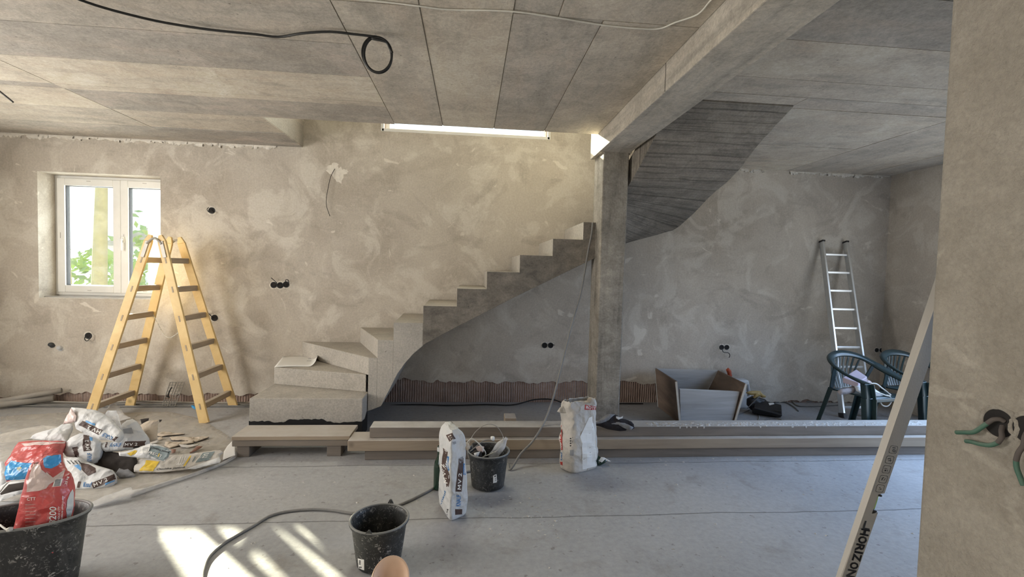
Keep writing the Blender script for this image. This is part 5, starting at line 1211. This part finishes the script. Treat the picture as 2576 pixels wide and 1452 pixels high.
# A on top
def pa2(mb, bv):
    lay(mb, bv, A_((1060,320),(1120,262),(1390,390),(1330,455)), 0); write(mb, bv, 'MV 2', a1_(1372,395), VA(-172,-72), VA(-26,46), 3)
    lay(mb, bv, A_((1165,258),(1290,300),(1280,330),(1155,280)), 5); write(mb, bv, 'KNAUF', a1_(1532,478), VA(-135,-62), VA(-24,52), 1); lay(mb, bv, A_((1510,522),(1560,475),(1605,485),(1550,540)), 0)
sa = sack([(180,1025),(204,1027),(242,1032),(262,1042),(279,1053),(308,1085),(311,1098),(297,1114),(275,1108),(251,1107),(214,1092),(191,1079),(188,1062)], at(250,1080,3.38), (-.05,-.75,.65), .07, .05, 'paper', 'white cement sack on top of the heap with its brown band upside down', pa2, PM, 11)
b_ = blob('sack_mouth', A_((965,85),(1035,200),(1022,270),(960,290),(850,312),(880,240),(925,165)), at(172,1050,3.42), (-.3,-.85,.3), .01, .01, 'palebag', sa, .03, .014, .006, 16, 4)
sack([(262,1044),(270,1033),(292,1033),(298,1045),(305,1072),(306,1084),(296,1078),(285,1060)], at(285,1060,3.50), (0,-.8,.5), .03, .02, 'clear', 'crumpled clear plastic film between the top sack and the stepladder foot', None, None, 12, cat='plastic film', name='crumpled_film')
# kraft pieces
sack([(351,1072),(366,1061),(384,1058),(399,1056),(397,1075),(396,1095),(395,1108),(374,1114),(371,1095),(360,1084)], at(380,1105,3.62), (0,-.6,.7), .02, .01, 'kraft', 'torn piece of brown kraft paper standing up right of the white sacks', None, None, 13, cat='paper', name='kraft_paper', crease=.006)
for k, (ol, lab) in enumerate((([(353,1055),(364,1053),(375,1052),(374,1058),(366,1062),(356,1067)], 'black torn paper corner behind the kraft paper, left'), ([(400,1056),(408,1056),(405,1061),(401,1063)], 'tiny black paper corner behind the kraft paper, right'))):
    sack(ol, at(ol[0][0], 1062, 3.66), (0,-.8,.4), .006, .004, 'paper_dark', lab, None, None, 30+k, r=.02, cat='paper', name='torn_paper', crease=.003)
# lower flat yellow sack, then the folded one on it
def pg(mb, bv):
    lay(mb, bv, B_((490,855),(740,875),(680,960),(620,1058),(365,1055),(375,1020),(470,930)), 6, step=2.5)
    write(mb, bv, 'Omítka jemná', b1_(668,1052), VB(520,-42), VB(22,-46), 4); lay(mb, bv, B_((1530,722),(1745,695),(1645,850),(1385,905)), 7); lay(mb, bv, B_((1290,775),(1320,772),(1200,960),(1160,975)), 6)
    for k in range(3): lay(mb, bv, B_((1120+40*k,790),(1132+40*k,790),(1085+40*k,930),(1040+40*k,945),(1035+40*k,935),(1075+40*k,915)), 3)
    write(mb, bv, 'E', b1_(1505,820), VB(100,-20), VB(40,-75), 3, bold=False); lay(mb, bv, B_((1330,880),(1380,790),(1400,795),(1340,890)), 7)
sack([(335,1163),(348,1155),(372,1154),(410,1158),(424,1146),(479,1142),(510,1138),(541,1134),(555,1132),(562,1139),(553,1147),(556,1161),(507,1173),(472,1181),(410,1188),(360,1189),(337,1188)], at(440,1186,3.40), (0,-.42,.9), .035, .02, 'paper_grey', 'flat empty plaster sack with yellow corner lying at the right end of the heap', pg, PM, 15, r=.05)
sack([(470,1180),(500,1168),(530,1158),(552,1150),(556,1158),(553,1164),(520,1172),(490,1180)], at(510,1176,3.36), (0,-.6,.8), .022, .02, 'paper', 'white rolled paper edge along the front of the flat yellow cornered sack', None, None, 19, r=.02, cat='paper', name='paper_roll')
def pf(mb, bv):
    lay(mb, bv, B_((570,590),(720,600),(870,635),(942,690),(900,790),(800,872),(720,848),(560,770),(530,735)), 7)
    write(mb, bv, 'Omítka jemná', b1_(580,648), VB(325,95), VB(12,-46), 4); write(mb, bv, 'PREC', b1_(527,738), VB(165,42), VB(14,-50), 3); write(mb, bv, 'I', b1_(700,790), VB(16,4), VB(26,-62), 6); write(mb, bv, 'T', b1_(728,795), VB(40,10), VB(14,-44), 3)
    lay(mb, bv, B_((400,600),(565,602),(520,750),(370,725)), 3); 
    for k in range(5): lay(mb, bv, B_((430,622+k*24),(540,624+k*24),(534,634+k*24),(425,632+k*24)), 2, .002)
    lay(mb, bv, B_((140,735),(290,672),(330,682),(290,740),(210,780)), 6)
sack([(298,1138),(322,1135),(355,1124),(377,1116),(396,1118),(420,1127),(431,1134),(424,1149),(413,1161),(399,1157),(369,1154),(300,1147)], at(390,1150,3.30), (0,-.75,.6), .03, .03, 'paper', 'folded plaster sack with grey green print panel lying on the flat sack', pf, PM, 16, r=.035)
TP = [((690,380),(760,350),(870,340),(970,360),(1200,368),(1190,382),(950,400),(760,425),(690,410)), ((920,430),(1330,440),(1600,428),(1645,436),(1400,525),(1240,500),(950,490)), ((840,520),(1080,530),(1370,500),(1350,545),(1180,565),(1080,595),(930,640),(830,600)),
      ((1090,570),(1250,582),(1450,568),(1435,592),(1240,632),(1120,612)), ((1285,722),(1340,680),(1420,600),(1525,612),(1400,690),(1300,732)), ((945,660),(1030,668),(1022,722),(960,732)), ((545,525),(620,505),(720,500),(700,540),(560,560)), ((690,450),(780,425),(800,470),(730,500))]
TL = ['long shade edged torn paper strip nearest the stepladder foot', 'brown torn paper strip with a pointed right end', 'wide brown torn paper flap below the pointed strip', 'narrow pale torn paper strip with scalloped edge', 'reddish torn paper strip near the flat yellow cornered sack', 'small reddish paper curl right of the folded sack', 'grey torn paper scrap touching the right side of the white sack', 'small brown torn paper scrap below the kraft piece']
for k, (ol, lab) in enumerate(zip(TP, TL)):
    ol = B_(*ol); cx = sum(p[0] for p in ol)/len(ol); cy = sum(p[1] for p in ol)/len(ol)
    b_ = blob('torn_paper', ol, onz(cx, cy, .02), (0,-.12,1), .012, .002, ['kraft','kraft','kraft','paper_grey','rust','rust','paper_grey','kraft'][k], None, .03, .015, .010, 22, k+40, .006, ragged=.006); tag(b_, lab, 'paper', None)
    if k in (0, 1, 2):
        q = blob('torn_shade', [(x, y+1.5) for x, y in ol], onz(cx, cy+2, .01), (0,-.12,1), .004, .001, 'paper_dark', b_, .03, .02, .004, 22, k+50, .004)  # near-black copy just below the strip paints its shade
sack([(563,1136),(572,1122),(584,1110),(592,1112),(592,1146),(578,1150),(560,1158)], onz(578,1150,.02), (-.1,-.5,.85), .006, .003, 'whitep', 'white paper sheet lying against the left block under the short planks', None, None, 60, r=.03, cat='paper', name='paper_sheet', crease=.006)
# red bag lying, blue part, left pieces
def pr1(mb, bv):
    lay(mb, bv, A_((60,890),(150,800),(300,830),(440,835),(430,940),(400,1050),(240,1065),(80,1068),(50,985)), 0, step=3)
    lay(mb, bv, A_((225,900),(255,885),(295,900),(290,930),(250,945),(228,930)), 1); lay(mb, bv, A_((285,570),(520,545),(880,545),(885,570),(600,590),(330,605)), 2)
sack(A_((270,570),(420,545),(890,545),(885,600),(845,660),(850,700),(830,900),(440,1060),(240,1075),(60,1080),(40,990),(70,860),(140,770),(200,660)), at(80,1205,3.22), (0,-.55,.8), .09, .06, 'redbag', 'red plastic bag with blue end lying on the floor left of the white sacks', pr1, ['bluebag', 'yellowp', 'palebag'], 17, r=.08, crease=.012, cat='bag', name='plastic_bag')
sack([(0,1162),(8,1160),(14,1175),(10,1195),(16,1212),(8,1222),(0,1224)], at(2,1215,3.12), (0,-.8,.5), .03, .03, 'paper', 'pale crumpled bag cut by the left picture edge', None, None, 18, cat='bag', name='plastic_bag')
s_ = sack([(0,1224),(20,1212),(60,1206),(74,1207),(70,1236),(58,1240),(30,1250),(0,1262)], at(30,1250,3.02), (0,-.75,.6), .03, .03, 'paper', 'white sack with a gaping black mouth on the floor behind the black tub', None, None, 21)
mth = blob('sack_mouth', [(0,1242),(22,1219),(69,1212),(64,1231),(30,1238),(2,1246)], at(30,1235,2.965), (0,-.75,.6), .006, .004, 'paper_dark', s_, .03, .02, .003, 12, 3)
mb = MB(); mb.tube(spline([at(0,1238,2.93), at(12,1222,2.93), at(26,1211,2.93), at(50,1209,2.93), at(70,1208,2.93)], 6), .003, 6); w_ = mb.build('wire', M['steel'], s_, True)
# ================================================================ BLACK TUB WITH THE RED BAG
TC = (-1.985, 2.245, 0)
tub = thing('plaster_tub', TC, 'large oval black mortar tub splashed with plaster in the bottom left corner', 'tub')
A = Matrix.Rotation(R(9), 3, 'Z'); mb = MB(); ra = .245; h = .33
prof = [(.001,.004),(.185,.003),(.198,.010)]+[(.198+.040*t, h*t) for t in (.15,.3,.45,.6,.75,.9)]+[(.243,h*.955),(.250,h*.97),(.252,h),(.246,h+.004),(.238,h)]+[(.193+.040*t, h*t) for t in (.9,.6,.3,.08)]+[(.001,.016)]
mb.lathe(TC, prof, 64, sy=.55, axis=A, wob=.01); tbd = mb.build('tub_body', M['bplastic'], tub, True)
mb = MB(); mb.tube([V(TC)+A @ V((.249*cos(a), .249*.55*sin(a), h+.003)) for a in [2*pi*i/64 for i in range(65)]], .006, 8, cap=False); mb.build('rim', M['rim'], tub, True)
mb = MB(); mb.tube(spline([ony(0,1321,2.13), ony(12,1330,2.11), ony(24,1336,2.10)], 5), .004, 6); mb.lathe(ony(24,1332,2.11), [(.001,-.008),(.010,-.006),(.012,.004),(.001,.010)], 12); mb.build('tub_handle', M['cwhite'], tub, True)
zt_ = lambda *q: [(x/4.808, 1150+y/4.808) for x, y in q]
z1_ = lambda x, y: (x/4.808, 1150+y/4.808)
VZ = lambda x, y: V((x, y))/4.808
def prb(mb, bv):
    lay(mb, bv, zt_((330,290),(400,75),(480,60),(500,150),(560,200),(620,300),(560,380),(470,410),(320,425)), 2, step=4); lay(mb, bv, zt_((520,20),(570,-15),(735,-30),(742,60),(700,100),(620,140),(545,130),(525,90)), 0)
    lay(mb, bv, zt_((560,180),(640,250),(740,180),(790,150),(760,250),(650,300),(600,330),(540,380)), 2)
    write(mb, bv, 'CTT', z1_(325,530), VZ(105,-8), VZ(2,-38), 1)
    for k in range(7): lay(mb, bv, zt_((305,575+k*42),(430,568+k*42),(430,572+k*42),(305,581+k*42)), 2, .001)
    write(mb, bv, '8200', z1_(680,815), VZ(4,-212), VZ(-88,-4), 1); write(mb, bv, 'LEPIDLO CTT', z1_(722,800), VZ(8,-200), VZ(-26,-2), 1); write(mb, bv, 'FLEXIBILNI LEPIDLO CTT', z1_(755,790), VZ(18,-320), VZ(-20,-2), 1)
    write(mb, bv, '25 kg', z1_(818,338), VZ(22,-100), VZ(-38,-6), 1); lay(mb, bv, zt_((632,362),(665,262),(762,258),(735,350)), 1)
    for k in range(6): lay(mb, bv, zt_((652+k*3,352-k*14),(722+k*3,345-k*14),(724+k*3,338-k*14),(654+k*3,345-k*14)), 3, .002)
    lay(mb, bv, zt_((880,390),(893,430),(890,600),(860,720),(810,745),(800,640),(815,520),(850,430)), 4, step=4)
rb = blob('plastic_bag', [(38,1345),(44,1315),(58,1254),(66,1222),(71,1202),(78,1178),(83,1163),(94,1160),(103,1162),(109,1154),(112,1146),(124,1144),(140,1140),(153,1143),(155,1162),(165,1183),(173,1187),(183,1212),(186,1237),(185,1275),(180,1300),(172,1345),(160,1395),(60,1400)], ony(110, 1330, 2.235), (.08,-1,.16), .055, .045, 'redbag', None, .06, .013, .009, 13, 22); tag(rb, 'red plastic adhesive bag standing upright in the black tub', 'bag')
printed(rb, prb, ['bluebag', 'whitep', 'palebag', 'blackp', 'paper'])
mb = MB(); p0 = onz(150, 1470); mb.hexa([V(p) for p in ((-1.98,2.01,.0),(-1.62,2.25,.0),(-1.60,2.21,.0),(-1.96,1.95,.0),(-1.98,2.01,.022),(-1.62,2.25,.022),(-1.60,2.21,.022),(-1.96,1.95,.022))]); 
o = mb.build('wood_board', M['lumber_light'], None, bevel=.002); tag(o, 'narrow pale board on the floor in front of the black tub', 'board')
for k, (x, y, c_, lab) in enumerate(((487,1025,'bluebag','small blue and white scrap on the floor between the stepladder legs'),)):
    b_ = blob('paper_scrap', [(x-7,y-4),(x-1,y-6),(x+4,y-2),(x+8,y+3),(x+2,y+5),(x-4,y+1)], onz(x, y+4, .015), (0,-.5,.8), .008, .004, c_, None, .015, .008, .004, 40, 3); tag(b_, lab, 'scrap')
# small dry crumbs scattered over the screed
mb = MB(); rnd = random.Random(31)
for i in range(420):
    x = -3.2+6.2*rnd.random(); y = 2.05+1.5*rnd.random()
    if i % 3 == 0: x = .35+.35*(rnd.random()-.5)*1.5; y = 2.8+.35*(rnd.random()-.5)*1.5
    if i % 7 == 0: x = 1.1+2.6*rnd.random(); y = 3.52+.07*rnd.random()
    s = .002+.007*rnd.random()**3; a = rnd.random()*6; c = V((x, y, .0005))
    pts = [c+V((s*1.5*cos(a+t), s*cos(a+t*1.7+1)*.8+s*sin(a+t), 0)) for t in (0, 1.5, 3, 4.6)]; mb.add(pts+[c+V((0, 0, s*.6))], [(0,1,4), (1,2,4), (2,3,4), (3,0,4)])
o = mb.build('floor_crumbs', M['mortar'], None); tag(o, 'crumbs of dried mortar scattered over the grey floor', 'crumbs', None, 'stuff')

# ================================================================ OUTSIDE THE WINDOW
mb = MB(); mb.box((-60, YB+.4, -.5), (25, 60, -.35)); o = mb.build('garden_ground', M['earth'], None); tag(o, 'sunlit pale garden ground outside the window', 'ground'); o['kind'] = 'structure'
def tree(x, y, r, h, label, lean=0, crown=None, seed=0):
    t = thing('garden_tree', (x, y, -.35), label, 'tree'); mb = MB(); pts = spline([V((x, y, -.4)), V((x+lean*.4, y, h*.4)), V((x+lean, y, h))], 6); mb.tube(pts, r, 12, r1=r*.6)
    mb.build('trunk', M['bark'], t, True)
    if crown:
        mb = MB(); rnd = random.Random(seed); cx, cy, cz, cr = crown
        for i in range(260):
            d = V((rnd.gauss(0, 1), rnd.gauss(0, 1), rnd.gauss(0, .8))).normalized()*cr*rnd.random()**.4; c = V((cx, cy, cz))+d; u = V((rnd.gauss(0,1), rnd.gauss(0,1), rnd.gauss(0,1))).normalized(); w_ = u.orthogonal().normalized(); s = .10+.14*rnd.random()
            mb.add([c-u*s, c+w_*s*.5, c+u*s, c-w_*s*.5], [(0,1,2,3)])
        mb.build('crown', M['leaf'], t)
tree(-8.3, 11.2, .17, 3.4, 'thick yellow green tree trunk outside, seen in the left window pane', .1)
tree(-9.7, 12.2, .11, 2.6, 'thin mossy tree trunk at the far left of the left window pane', -.1)
tree(-10.8, 17.5, .12, 2.2, 'low leafy tree outside behind the thick trunk', 0, (-11.2, 18, 1.7, 1.9), 1)
tree(-6.2, 14.0, .10, 2.0, 'leafy bush tree outside seen in the right window pane', 0, (-6.0, 14.2, 1.3, 1.3), 2)
mb = MB(); rnd = random.Random(77)
for i in range(900):
    c = V((-17+11*rnd.random(), 20+1.2*rnd.random(), -.3+2.1*rnd.random()**.8)); u = V((rnd.gauss(0,1), rnd.gauss(0,1), rnd.gauss(0,1))).normalized(); w_ = u.orthogonal().normalized(); s = .10+.16*rnd.random()
    mb.add([c-u*s, c+w_*s*.5, c+u*s, c-w_*s*.5], [(0,1,2,3)])
o = mb.build('garden_hedge', M['leaf'], None); tag(o, 'loose green hedge far outside the window', 'hedge', None, 'stuff')
hs = thing('neighbour_house', (-13, 24, -.35), 'pale bleached house far outside behind the trees', 'house')
mb = MB(); mb.box((-19, 26, -.4), (-12.2, 30, 2.2)); mb.build('wall', M['house'], hs); mb = MB(); mb.prism([(-19.3,25.8,2.2),(-11.9,25.8,2.2),(-15.6,25.8,3.6)], (0,4.4,0)); mb.build('roof', M['conduit'], hs)
